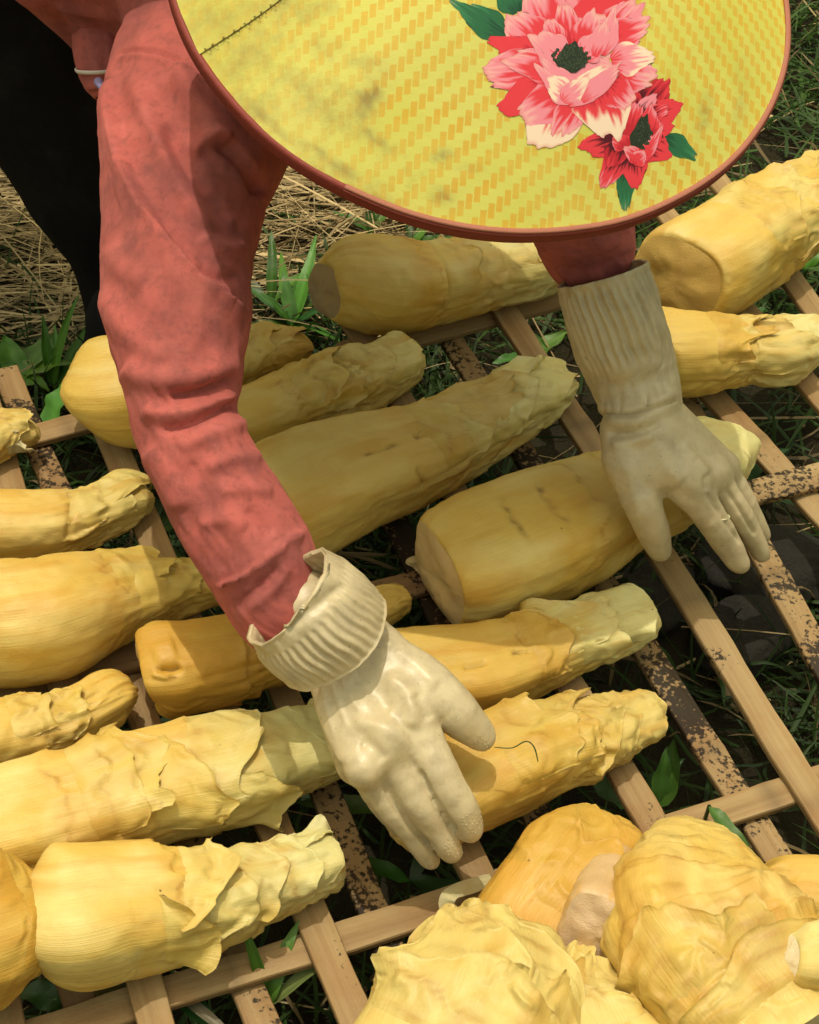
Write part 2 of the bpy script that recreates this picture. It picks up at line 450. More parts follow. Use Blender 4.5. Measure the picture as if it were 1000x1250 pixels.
def mat_hat():
    """yellow cloth printed with steps of small orange bricks that mirror at the middle"""
    mt, nt, b = newmat('printed_yellow_cloth')
    uv = nd(nt, 'ShaderNodeUVMap'); uv.uv_map = 'UVMap'; sx = nd(nt, 'ShaderNodeSeparateXYZ'); nt.links.new(uv.outputs[0], sx.inputs[0])
    x, y = sx.outputs[0], sx.outputs[1]                    # metres on the cloth, x across, y along the bricks
    ax = mathn(nt, 'ABSOLUTE', x)
    W, H, SH, PER = .0048, .0081, .0039, .0158
    col = mathn(nt, 'FLOOR', mathn(nt, 'DIVIDE', ax, W))
    fx = mathn(nt, 'FRACT', mathn(nt, 'DIVIDE', ax, W))
    yy = mathn(nt, 'DIVIDE', mathn(nt, 'ADD', mathn(nt, 'ADD', y, mathn(nt, 'MULTIPLY', col, SH)), 10.0), PER)
    fr = mathn(nt, 'FRACT', yy)
    soft = lambda v, e: ramp(nt, v, [(max(0, e - .03), 0.0), (e + .01, 1.0)])
    tc = nd(nt, 'ShaderNodeTexCoord'); o = tc.outputs['Object']
    blk = mathn(nt, 'MULTIPLY', mathn(nt, 'LESS_THAN', fr, H / PER), mathn(nt, 'MULTIPLY', mathn(nt, 'GREATER_THAN', fx, .08), mathn(nt, 'LESS_THAN', fx, .90)))
    wear = noisen(nt, o, 24, 4, .6); big = noisen(nt, o, 9, 4, .6)
    fade = attr(nt, 'Col')                                   # red channel: how worn the print is there
    fd = mathn(nt, 'SUBTRACT', 1.0, mathn(nt, 'MULTIPLY', sepx(nt, fade.outputs[0], 0), .62))
    amt = mathn(nt, 'MULTIPLY', mathn(nt, 'MULTIPLY', blk, fd), mathn(nt, 'SUBTRACT', .72, mathn(nt, 'MULTIPLY', ramp(nt, wear, [(.35, 0.0), (.75, 1.0)]), .35)))
    base = ramp(nt, big, [(.3, (.57, .555, .095)), (.6, (.64, .62, .15)), (.8, (.59, .54, .15))])
    base = mixc(nt, mathn(nt, 'MULTIPLY', fade.outputs[0], .55), base, (.62, .48, .15))
    c = mixc(nt, amt, base, (.64, .33, .018))
    dirt = ramp(nt, mathn(nt, 'ADD', noisen(nt, o, 34, 5, .7), mathn(nt, 'MULTIPLY', mathn(nt, 'SUBTRACT', sepx(nt, fade.outputs[0], 0), .5), .30)), [(.53, 0.0), (.80, 1.0)])
    c = mixc(nt, mathn(nt, 'MULTIPLY', dirt, .42), c, (.22, .16, .055))
    c = mixc(nt, mathn(nt, 'MULTIPLY', sepx(nt, fade.outputs[0], 1), .75), c, (.16, .12, .05))
    nt.links.new(c, b.inputs['Base Color']); b.inputs['Roughness'].default_value = .62; b.inputs['Specular IOR Level'].default_value = .25
    wv = noisen(nt, o, 1500, 2, .5)
    p = bumpn(nt, b, wv, .0004, .4); bumpn(nt, b, wear, .003, .35, p)
    return mt


def sepx(nt, src, i):
    s = nd(nt, 'ShaderNodeSeparateColor'); nt.links.new(src, s.inputs[0]); return s.outputs[i]


M_SHOOT, M_CUT, M_SLAT = mat_shoot(), mat_cutface(), mat_slat()
M_SHIRT = mat_cloth('coral_cotton', (.44, .112, .096), (.15, .058, .056), .95)
M_TROUSER = mat_cloth('black_cotton', (.006, .006, .007), (.010, .009, .008), .3, sheen=.0)
M_RUBBER = mat_rubber()
M_SOIL, M_ROCK = mat_soil(), mat_rock()
M_GRASS = mat_attr('grass_blade', .55, None, .35, .3)
M_STRAW = mat_attr('dry_straw', .8, None, .0, .2)
M_LEAF = mat_attr('green_leaf', .42, (120, .001), .3, .4)
M_SKIN = mat_plain('skin', (.42, .23, .14), .5)
M_HAIR = mat_plain('black_hair', (.012, .010, .009), .5)
M_RIM = mat_plain('red_brown_rim', (.25, .045, .032), .6, .3, (300, .0008))
M_RIMEDGE = mat_plain('pale_rim_edge', (.40, .15, .095), .6, .3, (400, .0006))
M_LINING = mat_plain('woven_bamboo_lining', (.20, .12, .05), .8, .2, (200, .002))
M_HAT = mat_hat()
M_PRINT = mat_attr('printed_flower', .6, (1500, .0002), 0, .25)
M_THREAD = mat_plain('brown_thread', (.10, .06, .02), .8)
M_WHITE = mat_plain('white_piping', (.75, .70, .66), .7)
M_VIOLET = mat_plain('violet_lining', (.27, .24, .46), .7)

# ------------------------------------------------------------------ ground
s_ = np.linspace(-1, 1, 261); c_ = 2.0 * s_ + 38 * s_ ** 9
gx, gy = np.meshgrid(c_, c_ + 1.2, indexing='ij')


def ground_h(x, y):
    a = np.exp(-((x / 2.5) ** 2 + ((y - 1.2) / 2.5) ** 2))
    return a * (.018 * fbm(x * 5, y * 5, 0, 3, 3) + .006 * fbm(x * 26, y * 26, 0, 9, 2)) - .012


gz = ground_h(gx, gy)
ground = mk('ground', np.stack([gx.ravel(), gy.ravel(), gz.ravel()], 1), gridq(261, 261, False), M_SOIL)
tag(ground, 'dark moist soil beneath the drying rack', kind='structure')

rng = np.random.default_rng(11)


def ribbons(name, n, place, mat, seg=5, label=None, cross=2):
    """n thin bent blades joined into one mesh; place gives root, direction, length, width, droop, colour"""
    root, dirv, L, W, droop, colr = place(n)
    t = np.linspace(0, 1, seg + 1)
    up = np.array([0, 0, 1.0])
    P = root[:, None, :] + dirv[:, None, :] * (L[:, None] * t)[..., None]
    P[..., 2] -= (droop * L)[:, None] * t ** 2.2
    side = np.cross(dirv, up); side /= np.linalg.norm(side, axis=1, keepdims=True) + 1e-9
    bend = rng.normal(0, .12, n)
    P += side[:, None, :] * (bend * L)[:, None, None] * (t ** 2)[None, :, None]
    P[..., 2] = np.maximum(P[..., 2], .002)
    wt = np.clip(1.25 * (1 - t) ** .6, .04, 1) * np.clip(.55 + 2.5 * t, 0, 1)
    if cross == 3: wt = np.ones_like(t)
    w = W[:, None] * wt[None]
    tw = rng.uniform(0, 6.28, n); sd2 = side * np.cos(tw * .25)[:, None] + up * np.sin(tw * .25)[:, None] * .6
    A = P + sd2[:, None, :] * w[..., None]; B = P - sd2[:, None, :] * w[..., None]
    mid = P.copy(); mid[..., 2] += w * .35
    V = np.stack([A, mid, B], 2).reshape(-1, 3)                 # n, seg+1, 3
    base = (np.arange(n) * (seg + 1) * 3)[:, None, None]
    i = np.arange(seg)[None, :, None]; j = np.arange(2)[None, None, :]
    a = base + i * 3 + j
    Q = np.stack([a, a + 1, a + 4, a + 3], -1).reshape(-1, 4)
    c = np.repeat(colr, (seg + 1) * 3, 0)
    o = mk(name, V, Q, mat, col=c)
    tag(o, label, kind='stuff'); return o


def pick(n, fn):
    """n ground points drawn with density fn(px, py) on the seen ground"""
    out = []
    while sum(len(o) for o in out) < n:
        x = rng.uniform(-1.3, 1.3, n); y = rng.uniform(.15, 3.0, n)
        px, py, _ = proj(np.stack([x, y, np.zeros(n)], 1))
        k = rng.uniform(0, 1, n) < fn(px, py, x, y)
        out.append(np.stack([x[k], y[k]], 1))
    p = np.concatenate(out)[:n]
    return np.column_stack([p, ground_h(p[:, 0], p[:, 1])])


def straw_mask(px, py):
    d = sstep(470, 400, py + .03 * px) * sstep(620, 520, px) * (1 - .85 * sstep(300, 345, py) * sstep(330, 360, px) * 1.0)
    return d


def place_grass(n):
    r = pick(n, lambda px, py, x, y: np.clip((.18 + .82 * sstep(-.1, .25, fbm(x * 7, y * 7, 0, 21, 2) + .2)) * (1 - .93 * straw_mask(px, py)), 0, 1))
    az = rng.uniform(0, 6.283, n); el = rng.uniform(.35, 1.35, n)
    d = np.stack([np.cos(az) * np.cos(el), np.sin(az) * np.cos(el), np.sin(el)], 1)
    L = rng.uniform(.05, .15, n); W = rng.uniform(.0013, .0034, n)
    g = rng.uniform(0, 1, n)[:, None]
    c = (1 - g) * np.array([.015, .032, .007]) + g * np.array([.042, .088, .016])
    c = c * np.where((r[:, 1] > 1.45) | (r[:, 0] > .42), 1.7, 1.0)[:, None]  # blades outside the rack lightened: sunlight put into their colour
    dry = rng.uniform(0, 1, n) < .10; c[dry] = np.array([.26, .19, .09]) * rng.uniform(.5, 1.2, dry.sum())[:, None]
    return r, d, L, W, rng.uniform(.2, .75, n), c


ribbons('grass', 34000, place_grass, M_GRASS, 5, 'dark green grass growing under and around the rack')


def place_straw(n):
    r = pick(n, lambda px, py, x, y: straw_mask(px, py) + .012)
    k = rng.uniform(0, 1, n)
    az = np.where(k < .6, rng.normal(.15, .35, n), rng.uniform(-3.14, 3.14, n)); az = np.where(rng.uniform(0, 1, n) < .5, az, az + math.pi)
    el = rng.normal(.03, .16, n)
    d = np.stack([np.cos(az) * np.cos(el), np.sin(az) * np.cos(el), np.sin(el)], 1)
    r[:, 2] += rng.uniform(0, 1, n) ** 1.6 * .05 + .004
    L = rng.uniform(.05, .24, n); W = rng.uniform(.0005, .0016, n)
    wide = rng.uniform(0, 1, n) < .08; W[wide] *= 2.4
    g = rng.uniform(0, 1, n)[:, None]
    c = (1 - g) * np.array([.16, .115, .055]) + g * np.array([.60, .465, .235])
    return r, d, L, W, rng.uniform(-.05, .2, n), c


ribbons('straw', 15000, place_straw, M_STRAW, 4, 'dry tan straw lying on the ground behind the rack', 3)


# ------------------------------------------------------------------ weeds and stones
def leaf_mesh(L, W, col, fold=.25, droop=.4, n=10, m_=5, wav=.0, seed=0):
    t = np.linspace(0, 1, n); v = np.linspace(-1, 1, m_)
    T, Vv = np.meshgrid(t, v, indexing='ij'); sw = .22 * math.sin(seed * 7.3)
    w = W * np.sin(np.pi * np.clip(T, .0, 1) ** .75) ** .8 + .0006
    X = L * T; Y = w * Vv + sw * L * T ** 2; Z = -droop * L * T ** 2 + np.abs(Vv) * w * fold + wav * W * np.sin(T * 14 + seed) * Vv ** 2
    V = np.stack([X, Y, Z], -1).reshape(-1, 3)
    c = np.array(col)[None] * (1 + .25 * (np.abs(Vv.ravel()) < .1) + .18 * fbm(T.ravel() * 5, Vv.ravel() * 2, seed, 5))[:, None]
    return V, c, gridq(n, m_, False)


def weed(px, py, z, leaves, label, name='weed', cat='weed', group=None):
    """leaves: (azimuth deg, elevation deg, length, half width, colour, droop, x, y shift)"""
    p = U(px, py, z); base = np.array([p[0], p[1], 0.0])
    root = empty(name); root.location = (p[0], p[1], 0); tag(root, label, cat, group)
    # stem from the ground to where the leaves spring
    a = np.linspace(0, 2 * np.pi, 7)[:-1]; k = np.linspace(-.02, max(z, .004), 5)
    V = np.concatenate([np.stack([.0016 * np.cos(a), .0016 * np.sin(a), np.full(6, q)], 1) for q in k])
    mk('stem', V, gridq(5, 6), M_LEAF, root, col=np.tile([.05, .09, .02], (len(V), 1)))
    jr = random.Random(int(px * 7 + py))
    for i, (az, el, L, W, c, dr) in enumerate(leaves):
        az += jr.uniform(-14, 14); el += jr.uniform(-9, 9); L *= jr.uniform(.75, 1.2); W *= jr.uniform(.7, 1.0); dr = dr * jr.uniform(.7, 1.6); c = tuple(q * jr.uniform(.75, 1.25) for q in c)
        V, cc, Q = leaf_mesh(L, W, c, droop=dr, seed=i * 3.1 + px, wav=.25)
        az, el = math.radians(az), math.radians(el)
        ex = np.array([math.cos(az) * math.cos(el), math.sin(az) * math.cos(el), math.sin(el)]); ey = np.cross([0, 0, 1], ex); ey /= np.linalg.norm(ey); ez = np.cross(ex, ey)
        V = V[:, :1] * ex + V[:, 1:2] * ey + V[:, 2:] * ez + np.array([0, 0, z])
        mk('leaf', V, Q, M_LEAF, root, col=cc)
    return root


G1, G2, G3, G4 = (.085, .20, .025), (.05, .13, .018), (.03, .085, .014), (.13, .26, .05)
weed(22, 462, .03, [(70, 40, .060, .017, G4, .35), (115, 50, .05, .015, G1, .3), (35, 45, .055, .014, G4, .5), (150, 30, .05, .013, G2, .3), (-20, 30, .05, .012, G1, .5), (95, 15, .05, .013, G1, .6), (200, 25, .05, .012, G2, .5)], 'bright broad leafed weed at the left edge beside the dark slat end')
weed(66, 474, .02, [(95, 62, .085, .0060, G1, .2), (60, 45, .08, .0055, G2, .4), (115, 60, .085, .0060, G2, .2), (30, 35, .08, .004, G1, .6), (-40, 40, .06, .004, G2, .6), (140, 35, .06, .005, G3, .5), (80, 50, .07, .005, G4, .35), (10, 55, .06, .004, G1, .5)], 'clump of long narrow leaves beside the pale slat end')
weed(57, 520, .12, [(40, 50, .05, .014, G4, .2), (200, 10, .04, .012, G2, .3)], 'single bright leaf by the cross bar left of the sleeve')
weed(356, 398, .02, [(95, 58, .085, .0085, G1, .3), (68, 45, .09, .0080, G4, .4), (122, 42, .08, .0075, G1, .4), (42, 35, .08, .007, G2, .5), (150, 40, .07, .007, G2, .5), (-10, 35, .06, .007, G1, .5), (200, 30, .06, .007, G2, .4), (80, 28, .08, .008, G1, .5), (108, 65, .06, .007, G4, .3), (20, 55, .06, .006, G3, .5), (170, 60, .06, .006, G2, .5)], 'bushy green weed with strap leaves between the sleeve and upper shoot')
weed(330, 372, .02, [(100, 50, .07, .006, G2, .4), (60, 40, .06, .006, G1, .5), (140, 45, .06, .006, G2, .4), (20, 40, .06, .005, G3, .5)], 'short leafy weed right against the coral sleeve')
weed(505, 300, .02, [(110, 40, .05, .006, G2, .4), (60, 45, .05, .006, G1, .5), (10, 35, .05, .005, G2, .4), (170, 30, .05, .005, G3, .4)], 'small weed just behind the upper shoot and below the brim')
weed(452, 285, .02, [(100, 60, .07, .008, G2, .3), (60, 40, .07, .008, G1, .4), (150, 35, .06, .007, G2, .3)], 'small weed in the straw below the hat brim')
weed(185, 655, .10, [(35, 25, .10, .005, G1, .5), (-30, 15, .09, .006, G2, .35), (60, 30, .08, .004, G2, .6)], 'thin grass tuft curling over a slat left of the sleeve')
weed(805, 985, .10, [(75, 55, .055, .011, G1, .1), (110, 60, .06, .011, G2, .15)], 'pair of upright oval leaves right of the lower shoot tip')
weed(866, 984, .208, [(-52, 8, .052, .0075, G1, .15)], 'lone green leaf lying over the lower cross bar')
weed(325, 1230, .16, [(75, 60, .06, .006, G1, .4), (40, 45, .07, .006, G4, .55), (165, 40, .06, .006, G1, .5), (110, 70, .06, .004, G2, .2), (-60, 30, .05, .005, G2, .4)], 'grass sprout growing up in front of the bottom cross bar')
weed(190, 1195, .17, [(165, 15, .06, .011, G2, .2), (195, 5, .07, .007, (.24, .19, .10), .2), (-15, 10, .07, .010, G3, .2), (-25, 8, .10, .004, (.20, .16, .09), .3)], 'half withered leaves caught between slats at the bottom left')
weed(95, 1225, .10, [(20, 20, .07, .012, G2, .3), (160, 15, .06, .012, G3, .3), (80, 20, .06, .012, G2, .3)], 'low green leaves under the rack at the bottom left corner')
weed(470, 990, .14, [(170, 12, .075, .009, G2, .15), (10, 15, .06, .007, G3, .3)], 'dark strap leaf under the left glove fingers')
weed(500, 1075, .14, [(172, 14, .07, .007, G2, .15), (-10, 10, .06, .008, G3, .2), (60, 30, .07, .007, G3, .3)], 'dark strap leaf crossing the mouldy slat')
weed(645, 440, .05, [(100, 40, .05, .012, G2, .2), (30, 35, .06, .013, G1, .3), (200, 30, .05, .012, G2, .3), (-70, 30, .05, .011, G3, .3)], 'small leafy weed under the gap right of the upper shoots')
weed(870, 400, .05, [(80, 40, .06, .014, G1, .3), (20, 30, .06, .015, G2, .3), (150, 30, .06, .013, G2, .3), (-60, 30, .06, .013, G1, .3)], 'leafy weed below the two shoots at upper right')
weed(985, 330, .06, [(90, 45, .07, .016, G1, .3), (30, 30, .07, .016, G2, .3), (160, 30, .07, .014, G2, .3)], 'broad leafed weed at the right edge under the top shoot')
weed(900, 590, .03, [(40, 40, .07, .012, G3, .3), (120, 40, .06, .012, G2, .3), (-30, 30, .06, .012, G3, .3)], 'dark leaves behind the right glove knuckles')
weed(770, 985, .04, [(150, 30, .05, .013, G3, .3), (30, 40, .05, .012, G3, .3)], 'dim round leaved seedling in the gap above the lower cross bar')


def stone(px, py, sx, sy, sz, rot, label, seed):
    n, m_ = 28, 40
    th = np.linspace(0, np.pi, n)[:, None]; ph = np.linspace(0, 2 * np.pi, m_, endpoint=False)[None]
    X, Y, Z = np.sin(th) * np.cos(ph), np.sin(th) * np.sin(ph), np.cos(th) * np.ones_like(ph)
    e = .85; X, Y, Z = [np.sign(a) * np.abs(a) ** e for a in (X, Y, Z)]
    r = 1 + .16 * fbm(X * 1.6 + seed, Y * 1.6, Z * 1.6, seed, 3) + .03 * fbm(X * 8, Y * 8, Z * 8, seed, 2)
    V = np.stack([X * r * sx, Y * r * sy, Z * r * sz], -1).reshape(-1, 3)
    c, s = math.cos(rot), math.sin(rot)
    V = np.stack([V[:, 0] * c - V[:, 1] * s, V[:, 0] * s + V[:, 1] * c, V[:, 2]], 1)
    o = mk('stone', V, gridq(n, m_), M_ROCK); p = U(px, py, sz * .6)
    o.location = (p[0], p[1], sz * .35); tag(o, label, 'stone', 'stones under the rack'); return o


stone(945, 690, .080, .045, .026, .2, 'long dark stone under the rack right of the glove fingers', 1)
stone(905, 775, .050, .04, .024, .7, 'dark stone under the rack between two right hand slats', 2)
stone(800, 720, .045, .036, .024, 1.2, 'dark stone under the rack below the right thumb', 3)

# ------------------------------------------------------------------ rack of split bamboo
rack = empty('drying_rack'); tag(rack, 'drying rack of pale and mould blackened split bamboo slats over grass', 'rack')
TH = .0075


def slat(name, p0, p1, ext0, ext1, ztop, w, mould=0.0, tone=0.0, seed=0, label=None):
    a, b = U(*p0, ztop), U(*p1, ztop); d = (b - a) / np.linalg.norm(b - a)
    a = a - d * ext0; b = b + d * ext1; L = np.linalg.norm(b - a)
    side = np.cross([0, 0, 1.0], d); n = int(L / .012) + 2
    t = np.linspace(0, L, n)
    q = np.array([(-1, -.75), (-1, -.2), (-.93, 0), (-.5, .11), (0, .15), (.5, .11), (.93, 0), (1, -.2), (1, -.75), (.6, -1), (-.6, -1)])
    bow = .0022 * noise(t * 5, seed * 3.3, 0, seed) ; zz = .0012 * noise(t * 6, seed * 1.7, 5, seed)
    nodes = np.exp(-(((t + seed * .07) % .21 - .10) / .005) ** 2)
    V = []
    for i in range(n):
        ww = w * .5 * (1 + .05 * noise(t[i] * 30, seed, 0, 4) + .05 * nodes[i])
        c = a + d * t[i] + side * bow[i]
        off = q[:, 0] * ww * (1 + .02 * noise(t[i] * 120, q[:, 0] * 2, seed, 8))
        zc = q[:, 1] * TH * np.where(q[:, 1] < 0, 1.0, 1.0) + zz[i] - .0006 + nodes[i] * .0006 * (q[:, 1] > -.5)
        along = (.004 * noise(q[:, 0] * 2.5, seed, i, 12) if i in (0, n - 1) else 0)
        V.append(c + side * off[:, None] + np.array([0, 0, 1.0]) * zc[:, None] + d * np.reshape(along, (-1, 1)) if i in (0, n - 1) else c + side * off[:, None] + np.array([0, 0, 1.0]) * zc[:, None])
    V = np.concatenate(V); m_ = len(q)
    uv = np.stack([np.tile(np.cumsum(np.hypot(*np.diff(np.vstack([q * [w * .5, TH], q[:1] * [w * .5, TH]]), axis=0).T)), n), np.repeat(t, m_) + seed], 1)
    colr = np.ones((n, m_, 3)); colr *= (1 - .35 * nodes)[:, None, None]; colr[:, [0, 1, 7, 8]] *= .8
    caps = [np.arange(m_)[None, ::-1], (np.arange(m_) + (n - 1) * m_)[None]]
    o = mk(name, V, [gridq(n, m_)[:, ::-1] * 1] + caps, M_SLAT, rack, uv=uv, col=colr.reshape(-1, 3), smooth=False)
    o['mould'] = float(mould); o['tone'] = float(tone)
    if label: o['label'] = label
    return o


ZA, ZB, ZC = ZR, ZR - .0085, ZR - .017
SW = .0235
# upper slats
slat('slat', (648, 424), (990, 962), .13, .25, ZA, .0245, .20, .0, 1)
slat('slat', (448, 418), (812, 1028), .10, .25, ZA, .0245, .16, .12, 2)
slat('slat', (149, 562), (411, 1180), .115, .22, ZA, .0245, .12, .0, 3)
slat('slat', (470, 850), (594, 1079), .36, .18, ZA, .0245, .0, .12, 4)
slat('slat', (7, 581), (182, 1218), .14, .18, ZA, .0245, .0, .0, 5)
slat('slat', (875, 484), (990, 611), .25, .30, ZA - .0087, .0250, .26, .0, 6)
slat('slat', (913, 380), (983, 464), .22, .35, ZA, .0245, .24, .0, 7)
slat('slat', (940, 303), (980, 356), .22, .4, ZA, .0245, .03, .0, 8)
slat('slat', (-95, 700), (3, 1240), .3, .18, ZA, .0245, .0, .2, 9)
# lower, blackened slats
MB = 'split bamboo slat blackened by mould'
slat('slat', (566, 437), (948, 1036), .12, .25, ZC, .0235, .55, .05, 11, MB)
slat('slat', (520, 710), (660, 996), .26, .22, ZC, .0235, .80, .2, 12, MB)
slat('slat', (348, 851), (489, 1188), .36, .12, ZC, .0225, .64, .1, 13, MB)
slat('slat', (59, 576), (287, 1158), .14, .2, ZC, .0235, .60, .2, 14, MB)
slat('slat', (50, 1090), (99, 1227), .55, .15, ZC, .0225, .0, .35, 15)
slat('slat', (933, 670), (988, 773), .42, .35, ZC, .0250, .58, .0, 16, MB)
# cross bars
slat('cross_bar', (120, 1236), (940, 972), .22, .30, ZB, .0245, .0, .0, 21)
slat('cross_bar', (61, 827), (840, 621), .25, .0, ZB, .0250, .5, .5, 22, 'dark weathered cross bar')
slat('cross_bar', (868, 613), (959.7, 589), .02, .3, ZB + .0087, .0270, .56, .0, 24, 'cross bar of split bamboo speckled black')
slat('cross_bar', (72, 523), (672, 366), .16, .45, ZB, .0245, .0, .15, 23)
# posts that carry the cross bars
for px, py in ((-60, 1290), (1090, 925), (690, 1060), (-60, 560), (1100, 255), (430, 428), (-80, 865), (1120, 548)):
    p = U(px, py, ZB - .016); a = np.linspace(0, 2 * np.pi, 13)[:-1]; k = np.linspace(-.05, ZB - .0165, 6)
    V = np.concatenate([np.stack([p[0] + .017 * np.cos(a) * (1 + .05 * math.sin(9 * q)), p[1] + .017 * np.sin(a), np.full(12, q)], 1) for q in k])
    o = mk('post', V, [gridq(6, 12), np.arange(12)[None] + 60], M_SLAT, rack, uv=np.stack([np.tile(a * .017, 6), np.repeat(k, 12)], 1), col=np.ones((len(V), 3)))
    o['mould'] = .4; o['tone'] = .5

# ------------------------------------------------------------------ bamboo shoots
PALE, YEL, AMB, LIME = np.array([.69, .54, .175]), np.array([.65, .455, .100]), np.array([.56, .315, .045]), np.array([.68, .605, .255])


class Tube:
    """a body along a bent axis; pos(s, theta, extra) evaluates it anywhere"""
    def __init__(self, st, lift=0.0, squash=.92, seed=0, zs=None, tip_lift=0.0, rest=True):
        st = np.array(st, float); n = len(st)
        mid = (st[:, :2] + st[:, 2:4]) / 2; hw = np.hypot(*(st[:, :2] - st[:, 2:4]).T) / 2
        z = np.full(n, ZR + .04); lf = lift + tip_lift * np.linspace(0, 1, n)
        if zs is not None: z = np.array(zs, float)
        for _ in range(6):
            C = np.array([U(mid[i, 0], mid[i, 1], z[i]) for i in range(n)]); dep = (C - C_) @ F_; r = hw * dep / FPX
            if zs is None: z = ZR + r * squash + lf
        self.C, self.r, self.n = C, r, n
        t = np.linspace(0, n - 1, 400); P = crom(C, t); L = np.concatenate([[0], np.cumsum(np.linalg.norm(np.diff(P, axis=0), axis=1))])
        self.t, self.L, self.len = t, L, L[-1]; self.squash = squash; self.seed = seed

    def frame(self, s):
        tt = np.interp(s, self.L, self.t); P = crom(self.C, tt); e = .02
        T = crom(self.C, np.clip(tt + e, 0, self.n - 1)) - crom(self.C, np.clip(tt - e, 0, self.n - 1)); T /= np.linalg.norm(T, axis=1, keepdims=True)
        S = np.cross(T, [0, 0, 1.0]); S /= np.linalg.norm(S, axis=1, keepdims=True); N = np.cross(S, T)
        r = np.maximum(crom(self.r[:, None], tt)[:, 0], .002)
        return P, T, S, N, r


def shoot(label, st, seed, lift=0.0, cut=None, edges=(), crumple=(.45, .0030), sheaths=(), pal=(YEL, PALE, LIME), amber=(), box=3.0, squash=.92,
          tip='roll', rows=190, m_=132, zs=None, tip_lift=0.0, cutcol=(.70, .56, .30), strokes=(), fibre=1.0, group='peeled bamboo shoots drying on the rack', wide=1.0, ridged=0.0, en=.011, lump=.07, name='bamboo_shoot'):
    tb = Tube(st, lift, squash, seed, zs, tip_lift)
    tb.r = tb.r * wide
    Lt = tb.len
    tipL = min(.014, .4 * tb.r[-1])

    def body(s, th, extra=0.0):
        sh = s.shape; sf, tf = s.ravel(), th.ravel()
        P, T, S, N, r = tb.frame(np.clip(sf, 0, Lt))
        u = sf / Lt; p = tf * r
        b = (np.abs(np.cos(tf)) ** box + np.abs(np.sin(tf)) ** box) ** (-1 / box)
        cx, sx = np.cos(tf), np.sin(tf)
        k3 = [cx * r * 20, sx * r * 20, sf * 20]
        d = r * lump * fbm(k3[0], k3[1], k3[2] * .7, seed, 2)
        # sheath rims round the body
        for (ue, h, slope) in edges:
            es = ue * Lt + slope * r * np.cos(tf - seed * 1.3 - ue * 9) + en * fbm(cx * 2.0, sx * 2.0, ue * 31, seed + 3, 4)
            q = es - sf
            d = d + h * (.55 + .9 * noise(cx * 2.4, sx * 2.4, ue * 17, seed + 19)).clip(.05, 1.6) * np.where(q > 0, np.exp(-q / .016), np.exp(-(q / .0011) ** 2))
            d = d + .0011 * noise(tf * r / .0036 + ue * 40, sf / .03, seed, 25) * np.exp(-np.abs(q) / .013)
        if ridged:
            d = d + ridged * ((sf * 55 + .35 * fbm(cx * 3, sx * 3, sf * 18, seed, 2)) % 1.0 - .5)
        # crumpled wrapping towards the tip
        a = .72 * crumple[1] * sstep(crumple[0] - .18, crumple[0] + .18, u) * (.45 + .55 * sstep(-.3, .5, fbm(cx * 2, sx * 2, sf * 16, seed + 5, 2)))
        wx, wz = fbm(cx * 2.2, sx * 2.2, sf * 26, seed + 7, 2), fbm(cx * 2.2, sx * 2.2, sf * 26, seed + 9, 2)
        n1 = noise(cx * r * 34 + wx * .8, sx * r * 34 + wz * .8, sf * 40 + wx * 1.0, seed + 11)
        n2 = noise(cx * r * 80 + wz * .9, sx * r * 80 + wx * .9, sf * 60 + wz, seed + 13)
        rid = lambda q: 1 - np.sqrt(q * q + .004) * 2.4
        d = d + a * (.75 * rid(n1).clip(-.5) + .28 * rid(n2).clip(-.5) - .45)
        # fibres and slight lumps
        d = d + fibre * .00032 * noise(tf * r / .0042, sf / .045, seed, 21) * (1 - .5 * sstep(.4, .7, u)) + .0008 * fbm(k3[0] * 4, k3[1] * 4, sf * 70, seed + 23, 2)
        # groove lines along the sheath
        R = r * b + d + np.ravel(extra)
        ax = np.zeros_like(sf)
        if tip == 'roll':
            v = np.clip((sf - (Lt - tipL)) / tipL, 0, 1); R = R * np.clip(1 - v ** 3.4, .0, 1) ** .42; 
        if cut is not None:
            ts, tu, rb = cut[:3]
            v = np.clip(1 - sf / rb, 0, 1); R = R * (1 - (1 - np.sqrt(np.clip(1 - v ** 2.2, 0, 1))) * (cut[4] if len(cut) > 4 else .10))
            ax = (ts * cx + tu * sx) * r * np.clip(1 - sf / (.45 * Lt), 0, 1) ** 1.5
        pos = P + S * (R * cx)[:, None] + N * (R * sx * squash)[:, None] + T * ax[:, None]
        floor = ZR - .004
        return pos.reshape(*sh, 3), R.reshape(sh), u.reshape(sh)

    s1 = np.linspace(0, Lt, rows)
    if cut is not None: s1 = np.sort(np.concatenate([s1, np.linspace(0, cut[2], 10)[1:-1]]))
    if tip == 'roll': s1 = np.sort(np.concatenate([s1, Lt - tipL * (1 - np.sin(np.linspace(0, np.pi / 2, 14)))[:-1]]))
    th1 = np.linspace(0, 2 * np.pi, m_, endpoint=False); nr = len(s1)
    Sg, Tg = np.meshgrid(s1, th1, indexing='ij')
    V, R, u = body(Sg, Tg); V = V.reshape(-1, 3); Q = gridq(nr, m_)
    if ((V - np.repeat(V.reshape(nr, m_, 3).mean(1), m_, 0)) * vnormals(V, Q)).sum() < 0: Q = Q[:, ::-1]
    tf, sf = Tg.ravel(), Sg.ravel(); cx, sx = np.cos(tf), np.sin(tf); u = u.ravel()

